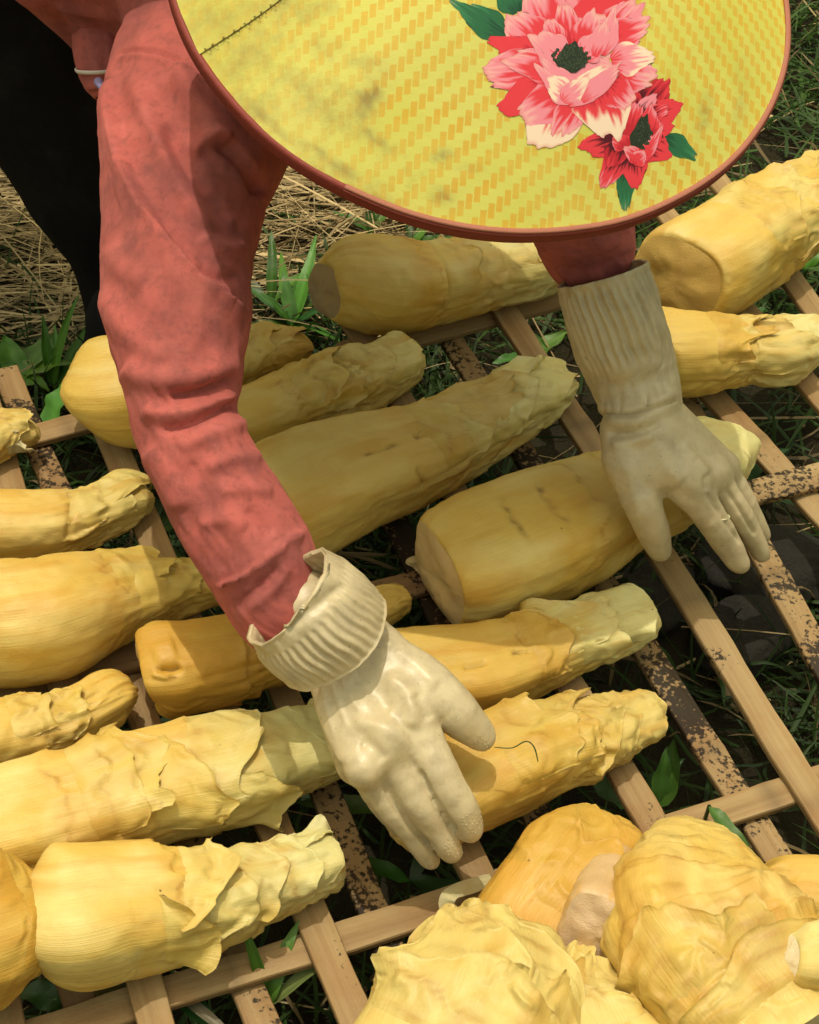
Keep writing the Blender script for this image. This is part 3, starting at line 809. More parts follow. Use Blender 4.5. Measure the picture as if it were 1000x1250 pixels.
    def colour(u, cx, sx, sf, sd_):
        f1 = sstep(-.5, .6, fbm(cx * 1.6, sx * 1.6, sf * 22, sd_ + 31, 3))
        c = pal[0] * (1 - f1)[:, None] + pal[1] * f1[:, None]
        tw = sstep(.45, .95, u + .18 * fbm(cx * 2, sx * 2, sf * 20, sd_ + 37, 2))[:, None]
        c = c * (1 - tw) + pal[2] * tw
        for (ua, wa, aa) in amber:
            g = (min(1.25 * aa, .95) * np.exp(-((u - ua + .03 * fbm(cx * 2, sx * 2, sf * 30, sd_ + 41, 2)) / wa) ** 2) * (.55 + .45 * fbm(cx * 7, sx * 7, sf * 10, sd_ + 43, 2)).clip(0, 1))[:, None]
            c = c * (1 - g) + AMB * g
        g = (.55 * sstep(.35, .9, fbm(cx * 3, sx * 3, sf * 14, sd_ + 47, 3)))[:, None]
        c = c * (1 - g) + AMB * g
        for (ue, h, slope) in edges:
            tf_ = np.arctan2(sx, cx); r_ = np.interp(sf, tb.L, crom(tb.r[:, None], tb.t)[:, 0])
            q = ue * Lt + slope * r_ * np.cos(tf_ - seed * 1.3 - ue * 9) + en * fbm(cx * 2.0, sx * 2.0, ue * 31, seed + 3, 4) - sf
            g = ((.40 * np.exp(-(q / .0016) ** 2) + .30 * np.exp(-np.abs(q) / .012)) * (.5 + .8 * noise(cx * 6, sx * 6, ue * 11, seed + 51)).clip(0, 1))[:, None]
            c = c * (1 - g) + np.array([.36, .18, .03]) * g
        crk = .10 + .9 * sstep(crumple[0] - .22, crumple[0] + .1, u)
        return np.concatenate([c.clip(.01, .9), crk[:, None]], 1)
    colr = colour(u, cx, sx, sf, seed)
    if strokes:
        V = sculpt(V, Q, [q for q in strokes if q[3] != 'c'])
        for q in strokes:
            if q[3] == 'c':                                  # an open slit: cut in and browned
                jr = random.Random(int(q[0][0][0] * 3 + q[0][0][1])); lp_ = crom(np.array(q[0], float) if len(q[0]) > 2 else np.array([q[0][0], np.mean(q[0], 0), q[0][1]], float), np.linspace(0, max(len(q[0]), 3) - 1, 9))
                lp_ += np.array([[jr.gauss(0, 1.1), jr.gauss(0, 1.1)] for _ in range(9)])
                V2 = sculpt(V, Q, [([tuple(a_) for a_ in lp_], q[1], q[2], 'r')]); dd = np.linalg.norm(V2 - V, axis=1) / abs(q[2]); V = V2; dd = dd ** 1.4 * (.35 + .75 * noise(V[:, 0] * 160, V[:, 1] * 160, V[:, 2] * 160, seed)).clip(0, 1)
                colr[:, :3] = colr[:, :3] * (1 - .85 * dd[:, None]) + np.array([.16, .07, .018]) * .85 * dd[:, None]
    uv = np.stack([tf / (2 * np.pi), sf], 1)
    faces = [Q]
    root = mk(name, V, faces, M_SHOOT, uv=uv, col=colr)
    tag(root, label, 'bamboo shoot', group)
    ring = V[:m_]
    if cut is None: cut = (0, 0, .01, .1, .1)
    if True:
        nk = 10; c0 = ring.mean(0); rad = np.linspace(1, 0, nk, endpoint=False)
        Tax = tb.frame(np.array([0.0]))[1][0]
        fr_ = np.fft.rfft(ring, axis=0); fr_[4:] = 0; ring_s = np.fft.irfft(fr_, m_, axis=0)
        W = []
        for kk, q in enumerate(rad):
            p = c0 + (ring * q ** 8 + ring_s * (1 - q ** 8) - c0) * q
            p = p - Tax * (.004 * (1 - q ** 3) * (cut[3] if len(cut) > 3 else 1)) + Tax * (.0016 * fbm(cx[:m_] * q * 2.2, sx[:m_] * q * 2.2, 3, seed, 3) * (1 - q ** 6))[:, None]
            W.append(p)
        W.append((c0 - Tax * .004)[None]); W = np.concatenate(W)
        if kk: W[:m_] = ring
        tri = np.stack([np.arange(m_) + (nk - 1) * m_, (np.arange(m_) + 1) % m_ + (nk - 1) * m_, np.full(m_, nk * m_)], 1)
        q = np.linalg.norm(W - c0, axis=1) / np.linalg.norm(ring - c0, axis=1).max()
        cc = np.array(cutcol) * (1 + .10 * fbm(W[:, 0] * 60, W[:, 1] * 60, W[:, 2] * 60, seed, 3))[:, None]
        mk('cut_face', W, [gridq(nk, m_)[:, ::-1], tri[:, ::-1]], M_CUT, root, col=cc.clip(.01, .9))
    for k, sh in enumerate(sheaths):
        u0, u1, th0, half, lift_, jag = sh[:6]; cl = sh[6] if len(sh) > 6 else None
        n, mm = 22, 30
        a = np.linspace(0, 1, n)[:, None]; bq = np.linspace(-1, 1, mm)[None]
        edge = 1 - (.15 + .4 * abs(noise(k * 3.1, seed, 0, 2))) * np.abs(bq + .5 * noise(k * 5.7, seed, 3, 2)) ** 1.6 + .6 * jag * fbm(bq * 1.7 + k * 7, 0 * bq, seed + k, 5, 4)
        s = (u0 + (u1 - u0) * a * edge) * Lt
        th = math.radians(th0) + math.radians(half) * bq * (1 - .15 * a) + .15 * (a - .5) * noise(k, seed, 0, 3)
        wav = noise(a * 3.0 + 0 * bq, bq * 2.4 + 0 * a, seed + k, 6); wv2 = noise(a * 8 + 0 * bq, bq * 7 + 0 * a, seed + k, 16)
        ex = -.0022 + .0040 * sstep(0, .3, a) + (lift_ + .0014) * a ** 3 * (1 + .7 * wav) + (.0012 * wav + .0008 * wv2) * a - .0035 * np.abs(bq) ** 5 * (1 - .6 * a)
        Vo, _, uu = body(s + 0 * th, th + 0 * s, ex + 0 * s)
        Vi, _, _ = body(s + 0 * th, th + 0 * s, ex - .0009 + 0 * s)
        NV = n * mm; Vs = np.concatenate([Vo.reshape(-1, 3), Vi.reshape(-1, 3)])
        qd = gridq(n, mm, False)
        bi = np.concatenate([np.arange(mm), np.arange(1, n) * mm + mm - 1, (n - 1) * mm + np.arange(mm - 2, -1, -1), np.arange(n - 2, 0, -1) * mm])
        bn = np.roll(bi, -1); sk = np.stack([bi, bn, bn + NV, bi + NV], 1)
        tf2, sf2 = (th + 0 * s).ravel(), (s + 0 * th).ravel()
        cc = colour(uu.ravel(), np.cos(tf2), np.sin(tf2), sf2, seed + 3 + k)
        if cl is not None: cc[:, :3] = cc[:, :3] * .45 + np.array(cl) * .55
        mk('sheath', Vs, [qd[:, ::-1], qd + NV, sk[:, ::-1]], M_SHOOT, root, uv=np.tile(np.stack([tf2 / 6.283, sf2], 1), (2, 1)), col=np.tile(cc, (2, 1)))
    return root


def mirror(st):
    return st[::-1]


# each row of a body: upper edge px, lower edge px, from base to tip
shoot('long pale shoot with a browned cut base lying under the hat brim', [(392, 318, 402, 392), (420, 294, 440, 404), (470, 294, 490, 404), (530, 300, 535, 394), (585, 288, 590, 378), (640, 287, 640, 366), (700, 287, 690, 345)], 1,
      cut=(.95, .60, .010), edges=[(.36, .0016, .1), (.55, .002, .2), (.7, .002, .2)], amber=[(.33, .06, .75), (.5, .04, .6), (.62, .05, .4)], cutcol=(.38, .28, .15), crumple=(.6, .0022),
      sheaths=[(.38, .58, 75, 70, .001, .2), (.5, .85, 95, 65, .002, .25), (.6, .98, 60, 60, .002, .2)])
shoot('large yellow shoot with a shaded pitted cut face and ragged tip at upper right', [(782, 300, 868, 384), (830, 268, 905, 372), (890, 236, 945, 342), (940, 222, 985, 312), (985, 208, 1015, 285), (1040, 196, 1050, 262)], 2,
      cut=(.30, .28, .010), edges=[(.30, .002, .1), (.42, .003, .2), (.55, .003, .2), (.7, .003, .3)], crumple=(.42, .0045), amber=[(.4, .05, .4)], pal=(YEL, PALE, YEL), cutcol=(.60, .42, .12), fibre=1.6,
      sheaths=[(.22, .48, 85, 60, .004, .3), (.35, .62, 110, 70, .010, .4), (.4, .66, 50, 60, .006, .4), (.52, .8, 80, 70, .008, .4), (.6, .9, 130, 50, .009, .4)])
shoot('yellow shoot with torn shreds and a blunt pale tip right of the ribbed glove cuff', [(745, 372, 755, 472), (808, 380, 822, 480), (860, 386, 872, 474), (905, 395, 915, 466), (950, 392, 955, 466), (992, 385, 996, 440)], 3,
      edges=[(.45, .002, .2), (.62, .002, .2), (.8, .003, .1)], crumple=(.5, .0038), pal=(YEL, YEL, LIME), fibre=2.0,
      sheaths=[(.35, .62, 80, 60, .003, .5, AMB), (.45, .72, 110, 45, .004, .5), (.55, .82, 60, 60, .003, .3), (.7, .95, 90, 80, .003, .2)])
shoot('thick shoot with a smooth clean cut base under the right glove', [(498, 646, 574, 760), (535, 625, 612, 757), (600, 596, 668, 735), (670, 572, 738, 700), (735, 556, 790, 662), (800, 535, 850, 630), (860, 518, 895, 596), (893, 528, 902, 560)], 4,
      box=4.2, squash=.80, cut=(.16, .14, .012), edges=[(.36, .0012, .15), (.5, .0018, .2), (.66, .002, .2), (.85, .003, .2)], crumple=(.66, .0028), amber=[(.3, .12, .5), (.52, .05, .5)], cutcol=(.66, .50, .24),
      strokes=[([(612, 604), (625, 632), (650, 660)], 3.5, -.0022, 'c'), ([(655, 582), (668, 610), (700, 640)], 4.5, -.0024, 'c'), ([(565, 660), (600, 645), (625, 637)], 4, -.0012, 'r')],
      sheaths=[(.52, .74, 85, 70, .001, .2), (.6, .8, 60, 60, .0015, .3, AMB), (.74, .97, 90, 90, .003, .2, LIME)])
shoot('shoot with a whittled faceted base crossing behind the coral sleeve', [(92, 450, 112, 528), (118, 418, 150, 543), (165, 412, 195, 532), (215, 408, 240, 505), (270, 405, 285, 480), (330, 402, 345, 456), (372, 412, 380, 436)], 5,
      cut=(.25, -.25, .03, 1.5, .42), edges=[(.5, .002, .2), (.7, .002, .2)], crumple=(.62, .003), pal=(PALE, YEL, AMB * .5 + YEL * .5), cutcol=(.80, .66, .28), box=3.2,
      sheaths=[(.6, .85, 80, 70, .002, .3), (.7, .96, 110, 60, .002, .2)])
shoot('crumpled shoot with a square rolled tip emerging right of the sleeve', [(215, 498, 250, 600), (280, 480, 312, 560), (350, 456, 372, 530), (420, 432, 440, 506), (470, 420, 486, 480), (500, 414, 511, 462)], 6,
      edges=[(.4, .002, .2), (.55, .003, .2), (.68, .003, .1), (.8, .003, .1)], crumple=(.45, .0045), amber=[(.45, .04, .5)], pal=(YEL, PALE, PALE), box=3.4,
      sheaths=[(.42, .66, 95, 70, .003, .3), (.5, .74, 60, 55, .003, .4), (.62, .85, 100, 70, .003, .3), (.72, .97, 80, 70, .003, .2)])
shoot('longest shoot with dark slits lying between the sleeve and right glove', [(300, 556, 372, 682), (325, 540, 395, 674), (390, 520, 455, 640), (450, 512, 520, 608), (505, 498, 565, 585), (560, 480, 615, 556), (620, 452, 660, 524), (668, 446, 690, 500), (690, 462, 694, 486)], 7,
      cut=(.0, .1, .010), edges=[(.42, .002, .2), (.5, .0022, .2), (.64, .002, .2), (.8, .002, .2)], crumple=(.52, .0036), amber=[(.4, .05, .5), (.5, .04, .4), (.25, .2, .25)], pal=(YEL * .5 + PALE * .5, PALE, LIME), squash=.82, box=3.6,  # paler flesh colours here make up for the hat's shade on this shoot
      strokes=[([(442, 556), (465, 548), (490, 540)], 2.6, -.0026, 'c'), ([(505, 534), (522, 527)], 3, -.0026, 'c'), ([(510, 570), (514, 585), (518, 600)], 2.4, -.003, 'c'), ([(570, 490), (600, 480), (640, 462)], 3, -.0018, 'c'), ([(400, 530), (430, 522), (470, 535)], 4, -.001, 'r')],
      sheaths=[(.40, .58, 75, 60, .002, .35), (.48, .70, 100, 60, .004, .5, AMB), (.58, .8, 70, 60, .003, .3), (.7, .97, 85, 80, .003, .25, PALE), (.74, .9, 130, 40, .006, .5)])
shoot('shoot with two brown slits and a pale crumpled tip below the thick one', [(430, 780, 480, 880), (500, 772, 545, 878), (570, 765, 600, 872), (630, 757, 655, 848), (690, 738, 712, 820), (740, 727, 760, 798), (785, 720, 800, 778)], 8,
      edges=[(.48, .002, .15), (.62, .003, .15), (.8, .002, .2)], crumple=(.6, .0040), amber=[(.3, .25, .4), (.5, .04, .5)], pal=(YEL * .93, YEL, LIME), box=3.8, squash=.82,
      strokes=[([(563, 816), (578, 812), (594, 810)], 2.6, -.003, 'c'), ([(626, 799), (634, 796), (642, 794)], 2.4, -.003, 'c')],
      sheaths=[(.46, .64, 80, 70, .004, .35, AMB), (.54, .78, 100, 65, .004, .35), (.62, .84, 60, 65, .003, .35, LIME), (.72, .99, 90, 85, .003, .15, LIME)])
shoot('shoot gripped under the left glove fingers with a banded blunt tip', [(474, 985, 500, 1048), (505, 940, 545, 1036), (560, 893, 595, 1006), (620, 866, 655, 980), (680, 860, 710, 952), (735, 856, 760, 928), (775, 852, 796, 906), (792, 860, 802, 890)], 9,
      cut=(.1, .1, .010), edges=[(.45, .0018, .1), (.66, .003, .1), (.75, .003, .1), (.84, .003, .1), (.92, .002, .1)], crumple=(.48, .0036), amber=[(.25, .25, .6), (.45, .06, .4)], pal=(YEL * .95, YEL, PALE), cutcol=(.72, .50, .17),
      sheaths=[(.32, .58, 85, 60, .003, .4), (.46, .70, 95, 70, .003, .4), (.60, .80, 70, 70, .003, .2), (.7, .88, 90, 85, .003, .15), (.8, .97, 80, 90, .002, .1)])
shoot('short orange fibrous shoot with a split notched base below the sleeve', [(160, 778, 198, 868), (178, 768, 222, 869), (232, 762, 262, 860), (288, 757, 322, 843), (345, 745, 372, 822), (400, 733, 420, 797), (450, 720, 465, 768), (490, 713, 501, 745)], 10,
      cut=(.25, .15, .008, .4), en=.004, edges=[(.31, .0042, .05), (.36, .0034, .05), (.62, .003, .1), (.75, .002, .1)], crumple=(.75, .002), amber=[(.15, .3, .9), (.5, .3, .8)], pal=(AMB * 1.02, AMB * .4 + YEL * .6, YEL), cutcol=(.66, .45, .18), fibre=2.6,
      strokes=[([(193, 816), (210, 818), (222, 814)], 5, -.007, 'r'), ([(185, 822), (200, 826), (215, 826)], 3, .003, 'r'), ([(205, 828), (215, 826)], 2.4, -.002, 'c'), ([(186, 800), (200, 795), (215, 790)], 14, .003, 'r')])
shoot('bulbous smooth shoot narrowing to a thin tip at the left edge under the sleeve', [(-80, 705, -70, 830), (-20, 692, -5, 834), (45, 684, 60, 826), (100, 678, 122, 798), (152, 681, 174, 772), (208, 687, 224, 750), (264, 684, 273, 736)], 11,
      fibre=.3, edges=[(.58, .0012, .2), (.72, .0012, .2), (.85, .0016, .2)], crumple=(.68, .0020), amber=[(.55, .03, .5), (.35, .15, .3)], pal=(YEL, PALE, YEL),
      sheaths=[(.54, .80, 110, 45, .004, .4), (.6, .88, 60, 55, .003, .4), (.7, .95, 85, 60, .002, .3)])
shoot('twisted shoot with a pinched folded tip left of the lower sleeve', [(-80, 606, -75, 692), (-10, 600, -5, 690), (60, 600, 72, 680), (105, 597, 118, 662), (145, 585, 165, 640), (178, 598, 186, 622)], 12,
      edges=[(.58, .003, .1), (.7, .002, .2)], crumple=(.62, .0036), amber=[(.3, .1, .4), (.56, .03, .3)], pal=(YEL, PALE, PALE),
      strokes=[([(75, 662), (110, 645), (150, 612)], 5, .004, 's'), ([(90, 610), (85, 640), (82, 668)], 4, -.003, 'r')],
      sheaths=[(.55, .85, 70, 55, .004, .3), (.62, .95, 110, 60, .004, .3)])
shoot('small folded shoot tip poking in at the left edge beside the cross bar', [(-70, 520, -65, 590), (-30, 508, -25, 572), (5, 505, 10, 556), (30, 512, 34, 549), (44, 528, 46, 544)], 13,
      edges=[(.6, .002, .2)], crumple=(.4, .003), pal=(YEL, PALE, PALE), sheaths=[(.4, .9, 80, 70, .004, .3), (.5, .95, 20, 40, .006, .4, (.45, .42, .3))], rows=110, m_=90)
shoot('pale shoot with a smooth rounded end at the left edge below the bulbous one', [(-80, 872, -70, 960), (-10, 856, 0, 942), (45, 852, 62, 924), (92, 838, 118, 900), (130, 822, 150, 878), (156, 835, 163, 860)], 14,
      edges=[(.45, .003, .2), (.62, .003, .2)], crumple=(.45, .0030), amber=[(.4, .08, .4)], pal=(YEL, PALE, YEL), sheaths=[(.3, .55, 100, 60, .004, .35), (.42, .7, 75, 60, .004, .3)])
shoot('long banded wet looking shoot reaching from the left edge to the left palm', [(-90, 970, -75, 1100), (-10, 942, 10, 1082), (70, 922, 95, 1060), (140, 905, 165, 1036), (205, 890, 230, 1018), (270, 880, 295, 1000), (335, 872, 355, 972), (395, 866, 412, 950), (425, 880, 432, 925)], 15,
      edges=[(.28, .0015, .05), (.40, .003, .1), (.48, .003, .1), (.62, .003, .1), (.76, .002, .1), (.88, .002, .1)], crumple=(.62, .0022), amber=[(.3, .05, .4), (.38, .05, .5)], pal=(YEL, PALE, LIME * .6 + PALE * .4), box=3.6, squash=.84,
      sheaths=[(.30, .46, 85, 70, .003, .3), (.38, .56, 100, 65, .005, .4), (.44, .64, 60, 60, .004, .3), (.56, .76, 95, 70, .003, .25), (.6, .78, 10, 50, .008, .3, PALE), (.7, .9, 80, 75, .002, .2, LIME), (.80, .98, 90, 85, .002, .1, LIME)])
shoot('stubby shoot with a big rounded pale base and rolled tip at lower left', [(44, 1060, 78, 1180), (62, 1040, 120, 1200), (130, 1033, 170, 1184), (190, 1040, 232, 1168), (250, 1046, 282, 1148), (310, 1036, 335, 1122), (365, 1026, 388, 1098), (408, 1020, 420, 1082)], 16,
      cut=(.25, -.1, .024, 1.2, .34), edges=[(.42, .003, .2), (.54, .003, .15), (.68, .003, .1), (.8, .002, .1)], crumple=(.48, .0030), pal=(YEL * .5 + LIME * .5, YEL, LIME), box=3.0, cutcol=(.72, .60, .30),
      sheaths=[(.34, .52, 30, 45, .008, .25, YEL), (.40, .60, 95, 60, .008, .35, PALE), (.46, .66, 60, 60, .004, .35), (.56, .78, 85, 80, .003, .2), (.68, .88, 75, 80, .003, .2), (.78, .99, 95, 80, .003, .15), (.8, 1.0, 130, 30, .009, .3, LIME)])
shoot('deep orange creased shoot end cut off by the lower left corner', [(-90, 1020, -60, 1230), (-45, 1042, -10, 1232), (0, 1066, 22, 1205), (30, 1100, 46, 1185), (52, 1160, 56, 1172)], 17,
      edges=[(.5, .002, .2), (.7, .003, .2)], crumple=(.35, .0034), amber=[(.4, .4, .8)], pal=(AMB, YEL, YEL), fibre=2.0, rows=140,
      sheaths=[(.3, .8, 80, 60, .003, .3), (.4, .9, 30, 50, .004, .3)])
# the heap in the lower right corner
shoot('orange fan shaped shoot piece at the top of the lower right heap', [(592, 1118, 690, 1205), (596, 1085, 715, 1180), (625, 1040, 760, 1130), (665, 1005, 778, 1088), (700, 990, 765, 1050), (725, 1000, 745, 1025)], 18,
      edges=[(.5, .001, .2)], crumple=(.3, .0020), amber=[(.3, .5, .85)], sheaths=[(.1, .6, 70, 45, .004, .4, AMB), (.2, .8, 110, 50, .003, .3)], pal=(AMB * 1.05, AMB * .5 + YEL * .5, AMB * .4 + YEL * .6), fibre=3.0, squash=.75, lift=.0)
shoot('pinkish tan base piece with a flat trimmed face wedged in the lower right heap', [(682, 1116, 784, 1166), (690, 1104, 792, 1150), (705, 1080, 800, 1120), (728, 1050, 806, 1080)], 19,
      cut=(.0, .0, .008, .5, .12), crumple=(.9, .0005), pal=(np.array([.56, .38, .19]), np.array([.60, .43, .22]), np.array([.58, .40, .20])), cutcol=(.58, .42, .25), rows=60, m_=90, fibre=.5, zs=[ZR + .078, ZR + .068, ZR + .052, ZR + .035], squash=1.0)
shoot('biggest ridged shoot with a smooth domed top in the lower right heap', [(845, 1330, 1085, 1250), (800, 1270, 1042, 1200), (752, 1205, 995, 1135), (738, 1165, 960, 1095), (760, 1110, 935, 1060), (785, 1060, 905, 1030), (818, 1025, 876, 1018)], 20,
      en=.005, lump=.03, edges=[(.12, .003, .06), (.20, .0036, .06), (.27, .0036, .06), (.34, .0036, .06), (.41, .0036, .06), (.48, .0034, .06), (.55, .003, .06), (.63, .003, .06)], crumple=(.05, .0012), pal=(YEL, PALE, PALE * .7 + YEL * .3), fibre=2.4, squash=.8, lift=.02, sheaths=[(.08, .28, 95, 70, .005, .3), (.22, .44, 120, 55, .004, .3)], ridged=.0017, amber=[(.15, .06, .5), (.3, .04, .5), (.42, .03, .5), (.55, .03, .4)], rows=240)
shoot('pale layered shoot with a small knob at the lower left of the heap', [(380, 1345, 620, 1410), (420, 1290, 650, 1345), (450, 1245, 690, 1290), (492, 1190, 690, 1230), (512, 1165, 662, 1188), (530, 1150, 636, 1170), (545, 1138, 602, 1146), (549, 1124, 592, 1128), (556, 1113, 582, 1115)], 21,
      edges=[(.25, .003, .1), (.36, .004, .1), (.46, .004, .1), (.56, .004, .1), (.66, .005, .1), (.76, .006, .1)], crumple=(.25, .0010), en=.006, lump=.035, pal=(PALE, PALE, PALE), squash=.8, lift=.025,
      sheaths=[(.15, .45, 90, 60, .007, .3), (.22, .52, 60, 50, .006, .4), (.30, .60, 115, 55, .007, .4), (.38, .68, 80, 60, .005, .3), (.45, .74, 110, 50, .006, .4), (.5, .80, 65, 55, .006, .35), (.62, .86, 95, 60, .004, .3)])
shoot('ragged pale sheath wrapped shoot at the bottom edge of the heap', [(690, 1345, 840, 1300), (660, 1290, 800, 1265), (650, 1240, 765, 1225), (662, 1205, 740, 1192), (690, 1182, 715, 1178)], 22,
      edges=[(.4, .003, .1), (.6, .004, .1)], crumple=(.2, .0024), pal=(PALE, PALE, PALE), squash=.8, lift=.04,
      sheaths=[(.15, .6, 100, 60, .007, .5), (.3, .8, 90, 60, .006, .5), (.4, .95, 60, 60, .007, .5), (.4, .95, 115, 50, .006, .5)])
shoot('smooth orange shoot end at the right edge of the heap', [(1120, 1060, 1110, 1160), (1060, 1054, 1055, 1150), (1000, 1050, 1000, 1142), (950, 1052, 950, 1130), (922, 1075, 925, 1110)], 23,
      crumple=(.8, .001), amber=[(.4, .4, .6)], pal=(YEL, YEL, AMB * .4 + YEL * .6), rows=110, m_=100, lift=.0)
shoot('whitish shoot with a round cut end at the right edge of the heap', [(955, 1140, 965, 1205), (985, 1132, 995, 1212), (1030, 1120, 1040, 1200), (1090, 1105, 1100, 1190)], 24,
      cut=(.1, .5, .01), crumple=(.7, .002), pal=(PALE, LIME, LIME), cutcol=(.80, .72, .48), rows=90, m_=90, lift=.105)

# ------------------------------------------------------------------ the person bending over the rack
def Z(px, py, z): return U(px, py, ZR + z)


S_R, E_R, W_R = U(235, 65, .49), U(222, 455, .43), Z(405, 785, .125)
S_L, E_L, W_L = np.array([.10, 1.22, .60]), U(650, 200, .475), Z(785, 515, .14)
HATC = np.array([.021, 1.060, .6647]); HN = np.array([math.cos(1.2432) * math.cos(-1.1512), math.cos(1.2432) * math.sin(-1.1512), math.sin(1.2432)])
HEAD = HATC - HN * .075
NECK = (S_R + S_L) / 2 + np.array([.0, .0, .02])
HIP = np.array([-.50, 1.48, .74]); HIPR, HIPL = HIP + [.05, -.07, -.02], HIP + [-.06, .09, 0]
FOOT1 = U(165, 445, .05); KNEE1 = UY(140, 200, 1.42)
FOOT2 = FOOT1 + np.array([-.36, .16, 0]); KNEE2 = FOOT2 + np.array([-.02, .03, .36])
face = np.array([.42, -.62, -.66]); face /= np.linalg.norm(face)


def finger(pts, radii):
    t = np.linspace(0, len(pts) - 1, 13); P = crom(np.array(pts), t); r = crom(np.array(radii)[:, None], t)[:, 0]
    return [(P[i], P[i + 1], r[i], r[i + 1], None, 1, .0018) for i in range(12)]


def hand(J, rad, metas, mr):
    """J: five chains of joints; metas: palm roots"""
    out = []
    for ch, rr in zip(J, rad): out += finger(ch, rr)
    for (a, b, ra, rb) in metas: out.append((a, b, ra, rb, None, 1, .009))
    return out


PXM = 1.22 / FPX            # metres in one picture pixel near the left glove
PXR = 1.36 / FPX
# right hand of the person: thumb, index, middle, ring, little finger
JA = [[Z(464, 802, .130), Z(520, 838, .128), Z(560, 872, .116), Z(587, 898, .100)],
      [Z(500, 872, .124), Z(535, 943, .106), Z(562, 988, .084), Z(574, 1012, .068)],
      [Z(474, 912, .114), Z(508, 974, .092), Z(532, 1008, .070), Z(551, 1041, .050)],
      [Z(447, 940, .104), Z(480, 988, .080), Z(507, 1021, .056), Z(526, 1050, .036)],
      [Z(434, 932, .088), Z(462, 980, .056), Z(486, 1006, .036), Z(500, 1016, .022)]]
RA = [[34, 31, 26, 18], [26, 23.5, 20.5, 16], [22, 19.5, 17.5, 14], [19, 16.5, 14.5, 12], [14, 13, 12, 10]]
MA = [(Z(392, 790, .125), Z(444, 938, .114), 30, 22), (Z(408, 785, .130), Z(470, 906, .122), 33, 26), (Z(425, 778, .132), Z(497, 868, .126), 34, 28),
      (Z(395, 795, .118), Z(432, 935, .098), 26, 20), (Z(438, 768, .130), Z(455, 792, .130), 33, 32), (Z(372, 740, .150), Z(415, 790, .130), 46, 46), (Z(455, 800, .13), Z(505, 862, .124), 30, 26)]
RA = [[q * PXM for q in r] for r in RA]; MA = [(a, b, ra * PXM, rb * PXM) for a, b, ra, rb in MA]
# left hand of the person
JB = [[Z(765, 560, .128), Z(785, 618, .102), Z(798, 652, .074), Z(806, 672, .054)],
      [Z(840, 588, .120), Z(866, 630, .094), Z(888, 664, .066), Z(903, 688, .048)],
      [Z(868, 578, .112), Z(898, 622, .082), Z(918, 654, .054), Z(930, 676, .036)],
      [Z(884, 572, .098), Z(910, 614, .068), Z(924, 640, .046), Z(931, 654, .034)],
      [Z(884, 576, .084), Z(903, 610, .052), Z(914, 628, .036), Z(920, 636, .028)]]
RB = [[27, 22, 19, 15], [23, 19.5, 17, 13], [19, 16, 14.5, 11.5], [16, 13.5, 12, 10], [12, 11, 10, 8]]
MB_ = [(Z(775, 520, .140), Z(840, 588, .118), 33, 26), (Z(795, 512, .140), Z(866, 576, .114), 34, 24), (Z(808, 510, .135), Z(882, 568, .104), 30, 19), (Z(760, 525, .138), Z(768, 565, .126), 26, 27),
       (Z(778, 515, .14), Z(805, 575, .124), 32, 26), (Z(787, 508, .144), Z(788, 525, .138), 34, 42), (Z(800, 520, .13), Z(880, 572, .092), 24, 16)]
RB = [[q * PXR for q in r] for r in RB]; MB_ = [(a, b, ra * PXR, rb * PXR) for a, b, ra, rb in MB_]


def shrink(pr, q): return [(p[0], p[1], max(p[2] * .5 - .0015, .003), max(p[3] * .5 - .0015, .003), None, 1, .001) for p in pr]


head = [(HEAD + HN * .025 - face * .015, HEAD - HN * .015 + face * .01, .078, .070), (HEAD + face * .02 - HN * .035, HEAD + face * .045 - HN * .055, .052, .035),
        (HEAD + face * .068 + HN * .0, HEAD + face * .088 - HN * .022, .009, .013), (HEAD + face * .072 - HN * .05, HEAD + face * .074 - HN * .052, .020, .020)]
ear = np.cross(face, HN); ear /= np.linalg.norm(ear)
head += [(HEAD + face * .082 - HN * .042 - ear * .016, HEAD + face * .082 - HN * .042 + ear * .016, .0065, .0065), (HEAD + face * .079 - HN * .052 - ear * .012, HEAD + face * .079 - HN * .052 + ear * .012, .0068, .0068), (HEAD + face * .074 + HN * .022 - ear * .045, HEAD + face * .078 + HN * .022 - ear * .012, .006, .007), (HEAD + face * .074 + HN * .022 + ear * .045, HEAD + face * .078 + HN * .022 + ear * .012, .006, .007)]
for q in (-1, 1):
    head += [(HEAD + ear * q * .075 + HN * .005, HEAD + ear * q * .078 - HN * .028, .014, .010), (HEAD + face * .066 + ear * q * .030 + HN * .008, HEAD + face * .067 + ear * q * .032 + HN * .008, .013, .013)]
chest = (S_R + S_L) / 2
body = head + [(HEAD - face * .02, NECK, .048, .052), (NECK, HIP, .095, .12), (chest, (S_R * .72 + chest * .28), .06, .05), (chest, (S_L * .72 + chest * .28), .06, .05),
               (S_R, E_R, .040, .034), (E_R, U(285, 650, .387), .027, .021), (U(285, 650, .387), W_R, .020, .018), (S_L, E_L, .040, .034), (E_L, U(725, 310, .412), .027, .021), (U(725, 310, .412), W_L, .020, .018),
               (HIPR, KNEE1, .075, .04), (KNEE1, FOOT1, .036, .024), (HIPL, KNEE2, .075, .05), (KNEE2, FOOT2, .048, .032), (HIPR, HIPL, .10, .10),
               (FOOT1, FOOT1 + [.07, -.10, -.025], .035, .022), (FOOT2, FOOT2 + [.07, -.10, -.025], .035, .022)]
body += shrink(hand(JA, RA, MA, 0), .0035) + shrink(hand(JB, RB, MB_, 0), .0035)
V, Q = blob(body, .0045, .012); V = relax(V, Q, 2)
person = mk('person', V, Q, M_SKIN)
tag(person, 'person in coral shirt, black trousers and cream rubber gloves bending over the rack', 'person')
